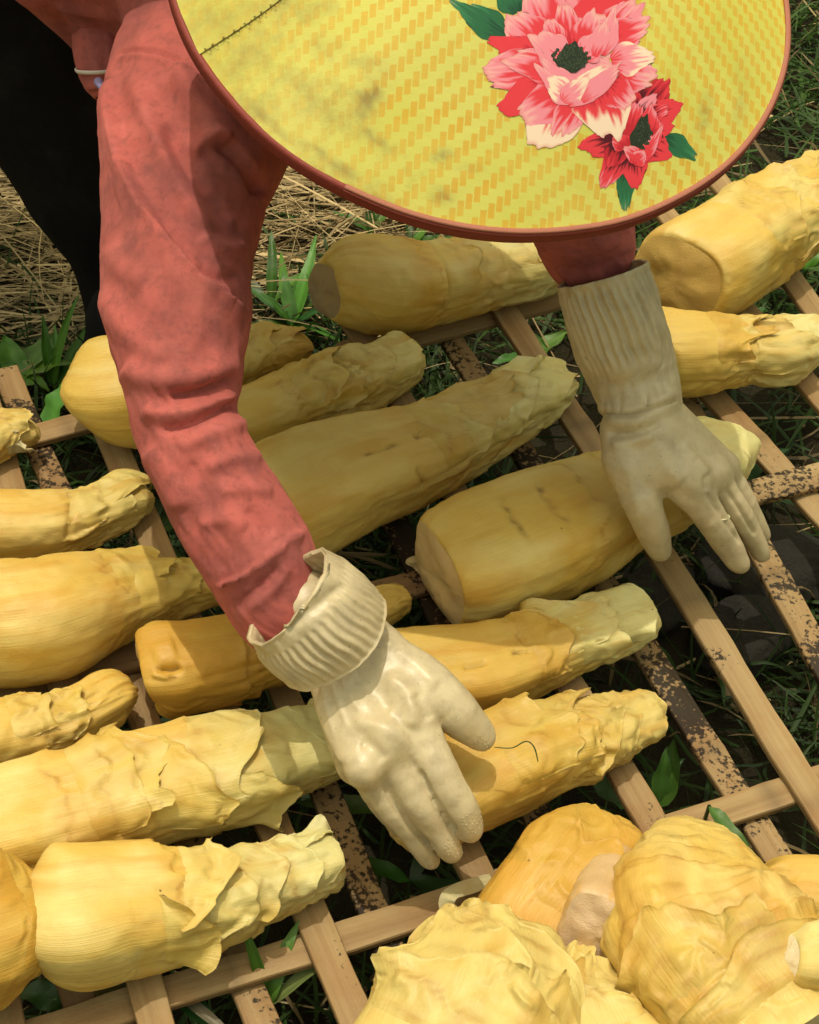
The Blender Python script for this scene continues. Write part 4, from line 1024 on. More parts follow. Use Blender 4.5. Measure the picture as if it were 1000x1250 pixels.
# hair under the hat
V, Q = blob([(HEAD + HN * .024 - face * .022, HEAD - HN * .02 - face * .03, .081, .076), (HEAD - HN * .03 - face * .07, HEAD - HN * .09 - face * .07, .035, .02)], .007, .02)
mk('hair', V, Q, M_HAIR, person)
for q in (-1, 1):
    V, Q = blob([(HEAD + face * .0755 + ear * q * .024 + HN * .007, HEAD + face * .0745 + ear * q * .038 + HN * .007, .0058, .0050)], .0015, .002, .006); mk('eye', V, Q, M_HAIR, person)

# trousers
lp = [(HIPR, KNEE1, .108, .098), (HIPL, KNEE2, .108, .098), (HIPR, HIPL, .11, .11), (HIP + [.06, -.05, -.03], HIP, .095, .105)]
st = [(60, 60, 130), (98, 120, 108), (135, 195, 92), (152, 270, 73), (164, 350, 58), (170, 425, 52)]
lg = [UY(x, y, 1.44 - .06 * i / 5) for i, (x, y, w) in enumerate(st)]; rr = [w * ((p - C_) @ F_) / FPX for p, (x, y, w) in zip(lg, st)]
lp += [(HIPR, lg[0], .108, rr[0])] + [(lg[i], lg[i + 1], rr[i], rr[i + 1]) for i in range(5)] + [(KNEE2, FOOT2 + [0, 0, .03], .095, .055)]
lp.append((lg[5], FOOT1 + [-.01, .0, -.01], rr[5], .05))
V, Q = blob(lp, .008, .03); V = relax(V, Q, 2)
n_ = vnormals(V, Q); V += n_ * (.004 * fbm(V[:, 0] * 14, V[:, 1] * 14, V[:, 2] * 9, 5, 3))[:, None]
tag(mk('trousers', V, Q, M_TROUSER, person), 'black trousers')
for f in (FOOT1, FOOT2):
    V, Q = blob([(f + [0, 0, .06], f + [0, 0, -.01], .045, .044), (f + [.0, 0, -.015], f + [.085, -.12, -.02], .04, .032), (f + [-.02, .03, -.02], f, .036, .04)], .006, .02)
    V[:, 2] = np.maximum(V[:, 2], .0); mk('boot', V, Q, M_TROUSER, person)

# shirt: trunk, shoulder caps, then the two sleeves
B1, B2 = U(-30, -190, .57), U(128, 2, .46)
sp_ = [(HIP + [.03, -.03, .02], chest + [-.03, .03, 0], .150, .130), (chest, S_R * .8 + chest * .2, .10, .08), (chest, S_L * .8 + chest * .2, .10, .08),
       (U(240, 60, .487), U(252, -90, .53), 92 * PXM, 105 * PXM), (B1, B2, .085, .050), (U(90, -80, .53), U(190, 20, .465), .07, .05), (NECK, HEAD - face * .04 - HN * .03, .075, .058)]
V, Q = blob(sp_, .0055, .022); V = relax(V, Q, 3)
n_ = vnormals(V, Q); V += n_ * (.0045 * fbm(V[:, 0] * 13, V[:, 1] * 13, V[:, 2] * 13, 15, 2))[:, None]
V = sculpt(V, Q, [([(62, 5), (80, 9), (115, 14), (150, 22)], 7, .006, 's'), ([(100, 20), (120, 60), (132, 100)], 8, .005, 'r'), ([(60, -5), (78, 30), (95, 70)], 7, -.004, 'r'), ([(175, 0), (168, 30), (150, 60)], 10, .004, 'r')])
shirt = mk('shirt', V, Q, M_SHIRT, person)


def clothtube(name, st, zs, seed, strokes, parent, mat, rows=200, m_=170, lump=.05, thick=.0015, fine=.0012, extra=None, uvs=False):
    tb = Tube(st, seed=seed, zs=zs, squash=1.0)
    s1 = np.linspace(0, tb.len, rows); th = np.linspace(0, 2 * np.pi, m_, endpoint=False)
    P, T, S, N, r = tb.frame(s1)
    cx, sx = np.cos(th)[None], np.sin(th)[None]; s2 = s1[:, None]; rr = r[:, None]
    d = rr * lump * fbm(cx * 1.4, sx * 1.4, s2 * 14, seed, 2) + fine * fbm(cx * 4, sx * 4, s2 * 42, seed + 4, 2)
    if extra: d = d + extra(s2 / tb.len, th[None], rr)
    R = rr + d
    V = P[:, None] + S[:, None] * (R * cx)[..., None] + N[:, None] * (R * sx)[..., None]
    V = V.reshape(-1, 3); Q = gridq(rows, m_)
    nv = vnormals(V, Q); ctr = np.repeat(P, m_, 0)
    if ((V - ctr) * nv).sum() < 0: Q = Q[:, ::-1]
    V = sculpt(V, Q, strokes); nv = vnormals(V, Q)
    # inner face and hems
    Vi = V - nv * thick; k = len(V); e0 = np.arange(m_); e1 = (rows - 1) * m_ + np.arange(m_)
    f0 = np.stack([e0, np.roll(e0, -1), np.roll(e0, -1) + k, e0 + k], 1); f1 = np.stack([e1, np.roll(e1, -1), np.roll(e1, -1) + k, e1 + k], 1)
    return mk(name, np.concatenate([V, Vi]), [Q, Q[:, ::-1] + k, f0, f1[:, ::-1]], mat, parent)


folds = [([(139, 70), (160, 62), (190, 64), (222, 76), (262, 100)], 2.6, -.0035, 'r'), ([(139, 75), (160, 68), (190, 70), (222, 83), (258, 105)], 3.2, .0022, 'r'),
         ([(141, 74), (141, 120), (152, 188), (172, 240), (200, 292), (240, 340), (280, 372), (314, 388)], 24, .0125, 's'),
         ([(205, 84), (225, 105), (250, 140), (285, 185), (318, 226)], 17, .010, 'r'),
         ([(258, 172), (282, 192), (305, 218), (322, 240)], 7, -.010, 'r'),
         ([(155, 82), (180, 140), (205, 200), (232, 250), (268, 290)], 11, .0055, 'r'),
         ([(200, 150), (222, 195), (255, 240), (285, 270)], 9, -.005, 'r'),
         ([(232, 192), (255, 172), (275, 176)], 9, .006, 'r'), ([(240, 290), (275, 305), (300, 300)], 9, .006, 'r'), ([(235, 330), (270, 340), (298, 330)], 8, -.004, 'r'),
         ([(150, 446), (180, 462), (231, 462), (297, 440)], 15, .008, 'r'), ([(205, 482), (240, 478), (290, 458)], 4.6, -.0085, 'r'), ([(170, 500), (205, 506), (250, 498), (292, 474)], 9, .006, 'r'),
         ([(190, 524), (225, 520), (262, 504), (288, 490)], 4.4, -.006, 'r'), ([(215, 548), (245, 536), (280, 522), (305, 515)], 10, .0045, 'r'), ([(178, 545), (205, 585), (222, 625)], 13, .004, 'r'), ([(250, 575), (285, 560), (322, 560)], 8, .004, 'r'),
         ([(232, 560), (250, 600), (262, 640)], 10, -.003, 'r'), ([(265, 600), (300, 598), (335, 600)], 8, .0035, 'r'), ([(240, 640), (275, 632), (300, 648)], 9, .003, 'r'), ([(300, 620), (320, 640), (330, 655)], 7, -.003, 'r'),
         ([(120, 350), (150, 400), (190, 430), (240, 440)], 16, .005, 'r'), ([(128, 300), (150, 330), (180, 345)], 14, .003, 'r'), ([(262, 716), (300, 700), (340, 668), (376, 640)], 9, .0065, 's'), ([(285, 745), (320, 715), (345, 690)], 8, -.003, 'r'), ([(300, 745), (335, 718), (352, 690)], 7, .003, 'r')]
slv = [(138, 58, 335, 84), (130, 95, 345, 130), (127, 150, 350, 190), (122, 250, 322, 238), (122, 330, 306, 312), (128, 405, 304, 378), (147, 475, 297, 440), (165, 535, 288, 488), (190, 595, 314, 545), (222, 662, 350, 602), (257, 716, 374, 642), (272, 742, 384, 672), (298, 778, 388, 698), (322, 800, 404, 722)]
slz = [.50, .497, .492, .478, .465, .452, .437, .422, .405, .385, .368, .357, .345, .332]
o = clothtube('sleeve', slv, slz, 31, folds, shirt, M_SHIRT, rows=260, m_=210)
slv2 = [(560, 120, 690, 50), (600, 190, 730, 130), (630, 240, 755, 190), (652, 285, 770, 258), (668, 320, 778, 300), (703, 350, 772, 326), (716, 385, 778, 358)]
o = clothtube('sleeve', slv2, [.56, .52, .48, .445, .415, .388, .366], 33, [([(655, 300), (700, 308), (770, 290)], 8, .004, 'r'), ([(665, 325), (720, 330), (775, 308)], 7, -.003, 'r'), ([(690, 345), (740, 335)], 6, .003, 'r')], shirt, M_SHIRT, rows=90, m_=120)
# shirt front opening hanging under the arm: white piping round a violet lining
hp = clothtube('hem_loop', [(88, 55, 154, 45), (94, 84, 150, 78), (101, 102, 146, 98), (108, 114, 142, 110), (116, 122, 134, 120)], [.46, .45, .443, .437, .433], 35, [], shirt, M_SHIRT, rows=30, m_=50, lump=.02)
pp = clothtube('piping', [(93, 86, 150, 78), (95, 91, 149, 83)], [.453, .450], 36, [], shirt, M_WHITE, rows=8, m_=50, lump=.0, fine=0, extra=lambda u, th, r: .0008 + .0005 * np.sin(u * 3.14))
V, Q = blob([(U(120, 100, .467), U(127, 110, .465), .0038, .0030)], .0015, .002, .008); mk('lining', V, Q, M_VIOLET, shirt)

# gloves
def glove(chains, rad, metas, strokes, label, tone, parent, dots):
    V, Q = blob(hand(chains, rad, metas, 0), .0017, .0055, .012); V = relax(V, Q, 3)
    N = vnormals(V, Q); V = V + N * (.0008 * fbm(V[:, 0] * 45, V[:, 1] * 45, V[:, 2] * 45, 61, 2))[:, None]
    V = sculpt(V, Q, strokes)
    o = mk('glove', V, Q, M_RUBBER, parent); o['tone'] = tone; o['label'] = label
    N = vnormals(V, Q); px, py, _ = proj(V); vw = C_ - V; vw /= np.linalg.norm(vw, axis=1, keepdims=True); fc = np.where((N * vw).sum(1) > .12)[0]
    dv, dq = [], []
    for (x, y, ang, nx, ny, sp) in dots:
        ca, sa = math.cos(ang), math.sin(ang)
        for i in range(nx):
            for j in range(ny):
                a, b = (i - (nx - 1) / 2 + .5 * (j % 2)) * sp, (j - (ny - 1) / 2) * sp
                if (a / (nx * sp * .55)) ** 2 + (b / (ny * sp * .55)) ** 2 > 1: continue
                X, Y = x + a * ca - b * sa, y + a * sa + b * ca
                k = fc[np.argmin((px[fc] - X) ** 2 + (py[fc] - Y) ** 2)]; c, n = V[k], N[k]
                u = np.cross(n, [0.3, .5, .8]); u /= np.linalg.norm(u); w = np.cross(n, u); r = .00105; t = len(dv) * 7
                th = np.arange(6) * math.pi / 3
                dv.append(np.concatenate([[c + n * .0007], c + r * (np.cos(th)[:, None] * u + np.sin(th)[:, None] * w) - n * .0002]))
                dq += [(t, t + 1 + q, t + 1 + (q + 1) % 6) for q in range(6)]
    if dv:
        d_ = mk('grip_dots', np.concatenate(dv), np.array(dq), M_RUBBER, o); d_['tone'] = tone; tag(d_, kind='stuff')
    return o


gs1 = [([(372, 770), (420, 775), (470, 758)], 12, .005, 'r'), ([(395, 800), (440, 785), (475, 775)], 6, -.0025, 'r'),
       ([(468, 826), (495, 842), (504, 868), (497, 890)], 10, .0036, 'r'), ([(425, 830), (455, 845), (478, 868)], 14, -.0028, 'r'), ([(428, 882), (460, 886), (490, 900), (508, 935)], 10, .0030, 'r'),
       ([(440, 905), (455, 912), (470, 930)], 8, -.0022, 'r'), ([(512, 938), (522, 962), (545, 1000), (558, 1018)], 3.2, -.0038, 'r'), ([(466, 952), (484, 985), (510, 1018), (532, 1038)], 3.2, -.0036, 'r'),
       ([(525, 880), (515, 862), (505, 848)], 7, -.0025, 'r'), ([(395, 810), (410, 850), (425, 890)], 3, .0010, 'r'), ([(405, 805), (425, 845), (440, 870)], 2.4, .0010, 'r'), ([(415, 800), (440, 835), (450, 850)], 2.4, .0009, 'r'), ([(388, 820), (398, 860), (410, 900)], 2.4, .0009, 'r'),
       ([(480, 790), (510, 812), (535, 840)], 8, .002, 'r'), ([(440, 770), (462, 778), (480, 792)], 5, .0025, 'r'), ([(385, 850), (400, 900), (420, 935)], 8, .002, 'r')]
g1 = glove(JA, RA, MA, gs1, 'cream rubber glove with its ribbed cuff folded back', .0, person, [(577, 1003, 1.05, 5, 6, 5.2), (553, 1034, .9, 5, 5, 5.0), (526, 1048, .9, 4, 5, 4.8), (590, 908, .75, 5, 3, 4.5)])
gs2 = [([(735, 512), (770, 516), (800, 505), (832, 488)], 8, .005, 'r'), ([(740, 528), (775, 530), (810, 512)], 6, -.003, 'r'), ([(745, 545), (770, 538), (800, 530)], 7, .0025, 'r'),
       ([(775, 540), (785, 580), (790, 610)], 10, -.0018, 'r'), ([(800, 540), (815, 570), (835, 590)], 9, .003, 'r'), ([(830, 540), (850, 565), (865, 580)], 7, .0025, 'r'), ([(845, 560), (860, 580), (862, 600)], 4, -.0018, 'r'), ([(862, 600), (884, 632), (906, 665)], 2.8, -.0030, 'r'), ([(885, 595), (905, 625), (923, 655)], 2.6, -.0026, 'r'),
       ([(800, 605), (830, 603), (848, 615)], 8, -.0018, 'r'), ([(760, 560), (775, 600), (785, 640)], 8, .0015, 'r')]
g2 = glove(JB, RB, MB_, gs2, 'cream rubber glove with a long ribbed cuff, in shade', .25, person, [(806, 680, .3, 4, 3, 4.5)])  # tone darkens this glove and its cuff: hat shade put into the rubber colour
rib = lambda n, a, u0, u1: (lambda u, th, r: a * np.cos(n * th + .6 * np.sin(th * 3)) * sstep(u0, u0 + .08, u) * sstep(u1, u1 - .12, u) + .0007 * np.exp(-((u - .02) / .03) ** 2) + .0012 * np.exp(-((u - .98) / .03) ** 2))
c1 = clothtube('cuff', [(300, 776, 401, 679), (312, 792, 424, 690), (330, 815, 444, 704), (352, 836, 456, 720)], [.386, .378, .366, .352], 41,
               [([(345, 770), (380, 745), (425, 710)], 7, -.0025, 'r'), ([(330, 770), (365, 735), (405, 700)], 8, .002, 'r')], g1, M_RUBBER, rows=80, m_=240, lump=.03, thick=.003, fine=.0012, extra=rib(42, .0010, .22, .97))
c1['tone'] = .0
c2 = clothtube('cuff', [(684, 352, 787, 315), (690, 385, 800, 352), (702, 425, 815, 400), (718, 462, 826, 444), (732, 492, 832, 478), (742, 512, 830, 496)], [.428, .410, .386, .364, .350, .341], 43,
               [([(728, 495), (770, 500), (832, 476)], 8, .004, 'r'), ([(735, 470), (780, 470), (830, 450)], 10, -.002, 'r')], g2, M_RUBBER, rows=140, m_=240, lump=.03, thick=.0025, fine=.0014, extra=rib(34, .0012, .03, .62))
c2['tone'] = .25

# ------------------------------------------------------------------ conical hat
HR, HH = .2115, .112
HA = R_ - (R_ @ HN) * HN; HA /= np.linalg.norm(HA); HB = np.cross(HN, HA)


def cone_h(rho, ang=0):
    q = np.clip(rho / HR, 0, 1.2)
    return HH * (1 - q) + .007 * np.sin(np.pi * np.clip(q, 0, 1)) + .0012 * noise(np.cos(ang) * 3, np.sin(ang) * 3, q * 4, 71)


def hat_w(p, q, h): return HATC + np.multiply.outer(p, HA) + np.multiply.outer(q, HB) + np.multiply.outer(h, HN)


def hat_hit(px, py):
    """where the sight line meets the cone, as cloth coordinates"""
    px, py = np.asarray(px, float), np.asarray(py, float); sh = px.shape; px, py = px.ravel(), py.ravel()
    d = F_ + np.outer((px - 500) / FPX, R_) + np.outer((py - 625) / FPX, D_)
    def f(t):
        x = C_ + d * t[:, None] - HATC; p, q = x @ HA, x @ HB; return x @ HN - cone_h(np.hypot(p, q), np.arctan2(q, p)), p, q
    lo = np.full(len(px), .8); hi = np.full(len(px), .8); found = np.zeros(len(px), bool)
    for t in np.linspace(.8, 1.5, 120):
        v = f(np.full(len(px), t))[0]; new = (v < 0) & ~found; hi[new] = t; lo[new] = t - .7 / 119; found |= new
    for _ in range(30):
        mid = (lo + hi) / 2; v = f(mid)[0]; lo = np.where(v > 0, mid, lo); hi = np.where(v > 0, hi, mid)
    _, p, q = f((lo + hi) / 2); return p.reshape(sh), q.reshape(sh)


nr, na = 90, 260
rho = np.linspace(.0008, HR, nr)[:, None]; an = np.linspace(0, 2 * np.pi, na, endpoint=False)[None]
edge = 1 + .004 * fbm(np.cos(an) * 9, np.sin(an) * 9, 0, 73, 3) * (rho / HR) ** 12
p, q = rho * np.cos(an) * edge, rho * np.sin(an) * edge
V = hat_w(p.ravel(), q.ravel(), cone_h(rho + 0 * an, an + 0 * rho).ravel())
HN_V = None
ppx, ppy, _ = proj(V)
ax_p, ax_q = hat_hit([715.0], [150.0])
fade = np.clip(sstep(500, 320, ppx - .25 * ppy + 60 * fbm(ppx / 40, ppy / 40, 0, 79, 2)) * 1.0 + .0, 0, 1)
sm = np.zeros(len(V))
for (x, y, a, b, r_, k) in [(452, 118, 14, 30, .5, .9), (480, 250, 30, 10, .1, .5), (540, 190, 12, 6, -.4, .8), (545, 240, 18, 12, 0, .6), (400, 60, 22, 14, .3, .45), (455, 165, 22, 8, .9, .6), (415, 205, 26, 7, .5, .7), (370, 120, 20, 20, 0, .35), (860, 140, 8, 26, .2, .5), (905, 110, 10, 40, .1, .35), (330, 150, 40, 5, .75, .6), (395, 190, 40, 5, .6, .6), (575, 205, 22, 5, .1, .3), (300, 60, 30, 20, 0, .25), (350, 25, 25, 25, 0, .3)]:
    cx, sx = math.cos(r_), math.sin(r_); dx, dy = ppx - x, ppy - y
    g = np.exp(-((dx * cx + dy * sx) / a) ** 2 - ((-dx * sx + dy * cx) / b) ** 2); sm = np.maximum(sm, k * g * (.35 + .65 * sstep(-.3, .5, fbm(ppx / 9, ppy / 9, 0, 77, 3))))
hc = np.stack([fade, sm, np.zeros(len(V))], 1)
Qh = gridq(nr, na)
V = sculpt(V, Qh, [([(262, 88), (300, 130), (345, 170), (420, 215)], 5, .0018, 'r'), ([(275, 85), (318, 130), (360, 165), (430, 205)], 4, -.0015, 'r'), ([(500, 150), (470, 190), (440, 210)], 5, -.001, 'r')])
hat = mk('conical_hat', V, [Qh], M_HAT, uv=np.stack([(p - ax_p[0]).ravel(), (q - ax_q[0]).ravel()], 1), col=hc)
tag(hat, 'conical hat covered in yellow printed cloth with two pink peonies', 'hat')
# woven underside and rim
V = hat_w(p.ravel(), q.ravel(), cone_h(rho + 0 * an, an + 0 * rho).ravel() - .006)
mk('lining', V, gridq(nr, na)[:, ::-1], M_LINING, hat)


def ring(name, mat, R0, h0, w, t, a0=0, a1=2 * math.pi, n=260, m_=12, wob=.0):
    full = abs(a1 - a0 - 2 * math.pi) < 1e-6
    a = np.linspace(a0, a1, n, endpoint=not full)[:, None]; b = np.linspace(0, 2 * np.pi, m_, endpoint=False)[None]
    e = .7; cb, sb = np.sign(np.cos(b)) * np.abs(np.cos(b)) ** e, np.sign(np.sin(b)) * np.abs(np.sin(b)) ** e
    rr = R0 + wob * noise(np.cos(a) * 4, np.sin(a) * 4, 0, 81) + w * cb; h = h0 + wob * noise(np.cos(a) * 5, np.sin(a) * 5, 3, 82) + t * sb
    V = hat_w((rr * np.cos(a)).ravel(), (rr * np.sin(a)).ravel(), (h + 0 * a).ravel())
    i = np.arange(n)[:, None] if full else np.arange(n - 1)[:, None]; i2 = (i + 1) % n; j = np.arange(m_)[None]; j2 = (j + 1) % m_
    Q = np.stack([i * m_ + j, i * m_ + j2, i2 * m_ + j2, i2 * m_ + j], -1).reshape(-1, 4)
    return mk(name, V, Q, mat, hat)


ring('rim', M_RIM, HR + .0002, -.0050, .0028, .0058, wob=.0008)
aL = math.atan2(float(hat_hit([432.0], [208.0])[1][0]), float(hat_hit([432.0], [208.0])[0][0]))
ring('rim_edge', M_RIMEDGE, HR + .0008, .0010, .0019, .0012, aL, aL + 4.2, wob=.0005)
ring('rim_edge', M_RIM, HR + .0026, -.0010, .0010, .0012, aL, aL + 4.2, wob=.0005)
# the sewn cloth panel at the upper left with its stitches
def on_hat(px, py, off):
    p, q = hat_hit(px, py); h = cone_h(np.hypot(p, q), np.arctan2(q, p)); return hat_w(p.ravel(), q.ravel(), (h + off).ravel()), p, q


tt = np.linspace(0, 1, 40)[:, None]; uu = np.linspace(0, 1, 26)[None]
s0 = np.stack([243 + (382 - 243) * tt + 14 * np.sin(tt * 2.6), 68 - 110 * tt + 0 * tt], -1); s1_ = np.stack([214 + 70 * tt, 2 - 62 * tt], -1)
pt = s0 * (1 - uu[..., None]) + s1_ * uu[..., None]
pt[..., 0] += 0; V, pp_, qq_ = on_hat(pt[..., 0], pt[..., 1], .0012)
cc = np.tile([1.0, .1, 0], (len(V), 1))
mk('cloth_panel', V, gridq(40, 26, False), M_HAT, hat, uv=np.stack([(pp_ - ax_p[0]).ravel() + .003, (qq_ - ax_q[0]).ravel() + .009], 1), col=cc)
stp = []
for k in range(26):
    x0, y0 = s0[int(2 + k * 1.4), 0]; j = (-1) ** k * 2.0
    a, _, _ = on_hat(np.array([x0 - 1.5 - j * .6]), np.array([y0 + 1 - j]), .0016); b, _, _ = on_hat(np.array([x0 + 4 + j * .6]), np.array([y0 + .5 + j]), .0022)
    stp.append((a[0], b[0]))
VV, QQ = [], []
for k, (a, b) in enumerate(stp):
    d = (b - a) / np.linalg.norm(b - a); s = np.cross(d, HN) * .0005
    VV += [a + s, a - s, b - s, b + s, (a + b) / 2 + HN * .0008 + s * .2, (a + b) / 2 + HN * .0008 - s * .2]; o_ = k * 6
    QQ += [(o_, o_ + 1, o_ + 5, o_ + 4), (o_ + 4, o_ + 5, o_ + 2, o_ + 3)]
tag(mk('stitching', VV, np.array(QQ), M_THREAD, hat), kind='stuff')

# printed peonies: petal shapes lying on the cloth
RED, DEEP, PINK, WHT, MAR, GRN, DGRN, STM = [np.array(c) for c in ((.72, .045, .065), (.50, .02, .035), (.80, .26, .33), (.86, .68, .52), (.085, .006, .014), (.022, .13, .055), (.008, .06, .03), (.035, .055, .03))]


class Print:
    def __init__(self): self.V, self.Q, self.C, self.n, self.k = [], [], [], 0, 0

    def petal(self, b, t, w, cb, cm, ct, seed, tip=.55, dark=.35, bend=0.0, ruf=.10, nu=26, nv=24, pw=.55):
        v = np.linspace(0, 1, nv)[:, None]; u = np.linspace(-1, 1, nu)[None]
        b, t = np.array(b, float), np.array(t, float); ax = t - b; L = np.hypot(*ax); ax /= L; nx = np.array([-ax[1], ax[0]])
        ext = 1 - .42 * np.abs(u) ** 2.3 + ruf * noise(u * 2.2 + seed, 0 * u, seed, 91) + .075 * noise(u * 5, 0 * u, seed, 92) + .03 * noise(u * 13, 0 * u, seed, 97)
        prof = (.30 + .70 * np.sin(np.clip(v * 1.35, 0, 1) * np.pi / 2)) * (1 + .05 * noise(v * 6, seed, u > 0, 93))
        prof = prof * (1 - .25 * v ** 5)
        al, ac = v * ext * L, u * prof * w + bend * w * v ** 2
        px = b[0] + ax[0] * al + nx[0] * ac; py = b[1] + ax[1] * al + nx[1] * ac
        self.k += 1
        X, _, _ = on_hat(px, py, .00022 + .000018 * self.k)
        st = noise(u * 9 + .6 * noise(v * 3, seed, 0, 94), v * 1.2, seed, 95); st2 = noise(u * 22, v * 1.5, seed, 96)
        f = sstep(tip - .10, tip + .10, v + .26 * st + .16 * st2)[..., None]; c = cm * (1 - f) + ct * f; h_ = (sstep(tip + .12, tip + .30, v + .22 * st2 - .12 * np.abs(u)) * .6)[..., None]; c = c * (1 - h_) + (ct * .4 + WHT * .6) * h_ if ct[1] > .1 else c
        g = sstep(dark + .08, dark - .10, v + .24 * st2 + .12 * st)[..., None]; c = c * (1 - g) + cb * g
        e = sstep(.93, 1.0, np.maximum(np.abs(u) + 0 * v, v + 0 * u))[..., None] * .45; c = c * (1 - e) + (cm * .6 + cb * .2) * e
        self.V.append(X); self.C.append(c.reshape(-1, 3)); self.Q.append(gridq(nv, nu, False) + self.n); self.n += nv * nu

    def dots(self, pts, r, c):
        self.k += 1
        for (x, y, s) in pts:
            a = np.linspace(0, 2 * np.pi, 9)[:-1]; px = np.concatenate([[x], x + r * s * np.cos(a)]); py = np.concatenate([[y], y + r * s * np.sin(a)])
            X, _, _ = on_hat(px, py, .00026 + .000018 * self.k); self.V.append(X)
            cc = np.tile(c * .45, (9, 1)); cc[0] = c * 1.7; self.C.append(cc)
            i = np.arange(8); self.Q.append(np.stack([np.zeros(8, int), i + 1, (i + 1) % 8 + 1, (i + 1) % 8 + 1], 1)[:, :3] + self.n); self.n += 9

    def done(self, name, label=None):
        Q4 = [q for q in self.Q if q.shape[1] == 4]; Q3 = [q for q in self.Q if q.shape[1] == 3]
        o = mk(name, np.concatenate(self.V), ([np.concatenate(Q4)] if Q4 else []) + ([np.concatenate(Q3)] if Q3 else []), M_PRINT, hat, col=np.concatenate(self.C).clip(.004, .95))
        if label: o['label'] = label
        return o


zz = lambda x, y: (580 + x / 3.846, y / 3.846)
for (b, t, w, sd_) in ((zz(160, 175), zz(-90, 20), 20, 1), (zz(200, 60), zz(120, -90), 20, 2), (zz(890, 640), zz(1035, 740), 14, 3), (zz(705, 800), zz(705, 985), 11.5, 4)):
    P_ = Print(); P_.petal(b, t, w, DGRN, GRN, GRN * 1.5, sd_, .8, .25, ruf=.06, pw=.9); P_.done('printed_leaf')
P_ = Print()
for q in (0, 1, 2, 3): P_.petal(zz(300 + 40 * q, 250 + 50 * q), zz(640, 300 + 30 * q), 30, RED, PINK if q else RED, PINK, 60 + q, .6, .1)
big = [((470, 190), (420, -110), 150, RED, RED, PINK), ((560, 180), (640, -90), 130, DEEP, RED, RED), ((380, 200), (300, -60), 120, RED, RED, PINK), ((600, 200), (770, 10), 85, DEEP, RED, PINK), ((620, 200), (810, 90), 70, DEEP, RED, PINK),
       ((330, 230), (165, 60), 95, DEEP, RED, PINK), ((300, 260), (70, 195), 60, DEEP, RED, RED), ((330, 320), (25, 370), 92, DEEP, RED, PINK), ((330, 400), (105, 505), 75, DEEP, RED, RED),
       ((650, 330), (855, 360), 85, DEEP, RED, PINK), ((640, 290), (820, 245), 75, RED, PINK, WHT), ((430, 420), (270, 690), 125, DEEP, RED, WHT), ((440, 430), (210, 560), 90, DEEP, RED, PINK), ((500, 450), (400, 650), 70, DEEP, RED, PINK),
       ((560, 420), (620, 660), 118, DEEP, RED, WHT), ((620, 400), (740, 500), 70, DEEP, RED, PINK), ((400, 330), (150, 300), 75, DEEP, RED, PINK),
       ((450, 230), (440, 20), 75, DEEP, RED, PINK), ((520, 230), (570, 45), 80, DEEP, RED, PINK), ((400, 240), (330, 90), 50, RED, RED, PINK), ((590, 260), (660, 60), 55, RED, PINK, PINK),
       ((430, 340), (260, 170), 55, RED, PINK, PINK), ((420, 270), (300, 170), 62, RED, PINK, PINK), ((500, 280), (590, 190), 60, RED, PINK, PINK), ((560, 270), (610, 90), 40, RED, PINK, PINK)]
for i, (b, t, w, cb, cm, ct) in enumerate(big): P_.petal(zz(*b), zz(*t), w / 3.846 * 1.18, cb, cm, ct, i * 1.7, .62 if ct is not RED else .9, .22, bend=.2 * math.sin(i * 2.1))
front = [((470, 470), (300, 300), 95, RED, PINK, PINK), ((470, 480), (330, 370), 85, RED, PINK, WHT), ((430, 490), (620, 330), 90, RED, PINK, WHT), ((500, 480), (690, 300), 60, RED, PINK, PINK), ((410, 480), (520, 370), 70, RED, PINK, WHT)]
sp = [(x, y, .8 + .5 * random.random()) for x, y in [(697 + 23 * math.sqrt(random.random()) * math.cos(k * 2.4), 71 + 15 * math.sqrt(random.random()) * math.sin(k * 2.4)) for k in range(95)]]
P_.petal(zz(450, 345), zz(450, 205), 78 / 3.846, MAR, STM * .6, STM * .6, 3, 2, -1, ruf=.1)
P_.dots(sp, 2.1, STM)
for i, (b, t, w, cb, cm, ct) in enumerate(front): P_.petal(zz(*b), zz(*t), w / 3.846 * .8, cb, cm, ct, 40 + i * 1.3, .66, .12, ruf=.14)
P_.done('printed_peony', 'large pink and red peony')
P_ = Print()
small = [((780, 540), (900, 385), 75, MAR, DEEP, RED), ((800, 560), (960, 470), 70, MAR, RED, RED), ((800, 600), (935, 600), 62, MAR, RED, RED), ((790, 680), (905, 740), 78, MAR, RED, RED), ((740, 700), (770, 870), 62, MAR, RED, RED),
         ((700, 690), (590, 880), 62, MAR, RED, PINK), ((700, 640), (490, 690), 72, MAR, RED, RED), ((690, 660), (640, 800), 60, MAR, DEEP, RED), ((730, 540), (740, 420), 60, MAR, DEEP, RED), ((760, 560), (850, 450), 40, MAR, PINK, PINK), ((800, 560), (910, 500), 40, MAR, RED, PINK),
         ((780, 700), (860, 560), 55, DEEP, RED, PINK), ((720, 690), (660, 640), 50, DEEP, RED, PINK), ((720, 640), (770, 500), 72, DEEP, RED, PINK), ((790, 660), (820, 500), 50, DEEP, RED, PINK)]
for i, (b, t, w, cb, cm, ct) in enumerate(small): P_.petal(zz(*b), zz(*t), w / 3.846 * 1.08, cb, cm, ct, 70 + i * 1.7, .92, .52, bend=.2 * math.sin(i * 1.9))
P_.petal(zz(760, 715), zz(795, 545), 50 / 3.846, MAR, STM * .6, STM * .6, 3, 2, -1)
P_.dots([(785 + 11 * math.sqrt(random.random()) * math.cos(k * 2.4) + 0, 163 + 20 * math.sqrt(random.random()) * math.sin(k * 2.4), .8 + .4 * random.random()) for k in range(60)], 1.9, STM)
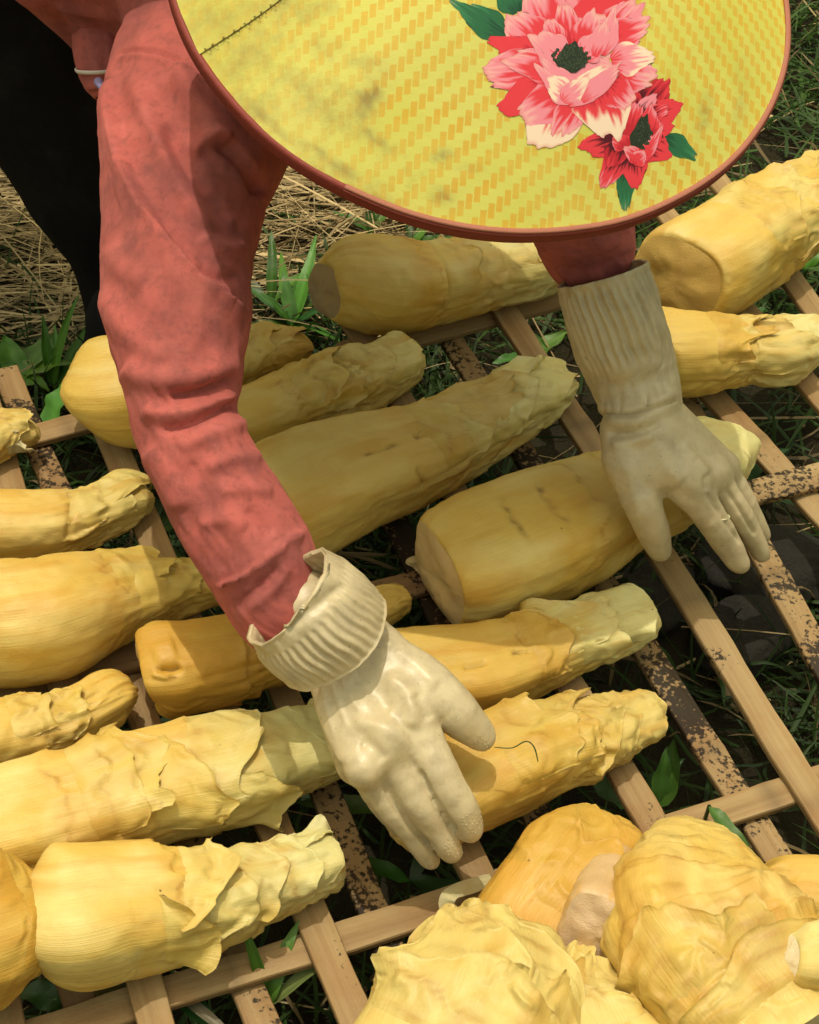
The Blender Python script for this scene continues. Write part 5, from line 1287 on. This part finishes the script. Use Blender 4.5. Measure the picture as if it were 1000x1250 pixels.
for i, (b, t, w, cb, cm, ct) in enumerate([((790, 770), (700, 690), 50, DEEP, RED, PINK), ((770, 775), (860, 620), 45, DEEP, RED, PINK), ((740, 770), (790, 720), 60, DEEP, RED, PINK)]): P_.petal(zz(*b), zz(*t), w / 3.846 * .8, cb, cm, ct, 100 + i, .75, .12, ruf=.14)
P_.done('printed_peony', 'smaller deep red peony')

# ------------------------------------------------------------------ small things on the rack
def strip(name, pts, zs, w, mat, label, cat, col, curl=.6):
    n = 40; P = crom(np.array([Z(x, y, z) for (x, y), z in zip(pts, zs)]), np.linspace(0, len(pts) - 1, n))
    T = np.gradient(P, axis=0); T /= np.linalg.norm(T, axis=1, keepdims=True); S = np.cross(T, [0, 0, 1.0]); S /= np.linalg.norm(S, axis=1, keepdims=True) + 1e-9; N = np.cross(S, T)
    a = curl * np.sin(np.linspace(0, 5, n))[:, None]; S2 = S * np.cos(a) + N * np.sin(a); N2 = np.cross(S2, T)
    ww = (w * np.sin(np.pi * np.linspace(.06, .94, n)) ** .4)[:, None]
    V = np.stack([P + S2 * ww, P + N2 * .0003, P - S2 * ww, P - N2 * .0003], 1).reshape(-1, 3)
    o = mk(name, V, [gridq(n, 4), np.array([[3, 2, 1, 0], [4 * n - 4, 4 * n - 3, 4 * n - 2, 4 * n - 1]])], mat, uv=np.stack([np.tile([0, .1, .2, .3], n), np.repeat(np.linspace(0, .1, n), 4)], 1), col=np.tile(col, (len(V), 1)), smooth=False)
    tag(o, label, cat); return o


strip('peel_strip', [(556, 1120), (546, 1108), (548, 1094), (562, 1086), (580, 1080), (600, 1072)], [.004, .012, .018, .012, .006, .004], .0062, M_SHOOT, 'pale curled strip of shoot peel lying where a slat crosses the front bar', 'peel', (.60, .52, .26, .1), .3)
strip('peel_strip', [(518, 702), (508, 690), (500, 686), (512, 680)], [.004, .008, .012, .012], .0035, M_SHOOT, 'tiny curl of peel beside the thick shoot base', 'peel', (.62, .50, .22, .1), .4)
strip('grass_blade', [(603, 912), (625, 913), (642, 905), (652, 912), (657, 930)], [.100, .098, .096, .094, .088], .0006, M_LEAF, 'thin green grass blade under the left thumb tip', 'grass blade', (.05, .09, .02), .2)
ts = strip('torn_strip', [(852, 628), (866, 634), (880, 634), (888, 628), (880, 626)], [.088, .094, .096, .094, .098], .0030, M_SHOOT, None, None, (.76, .70, .38), .9)
ts.parent = g2; ts.name = 'torn_strip'
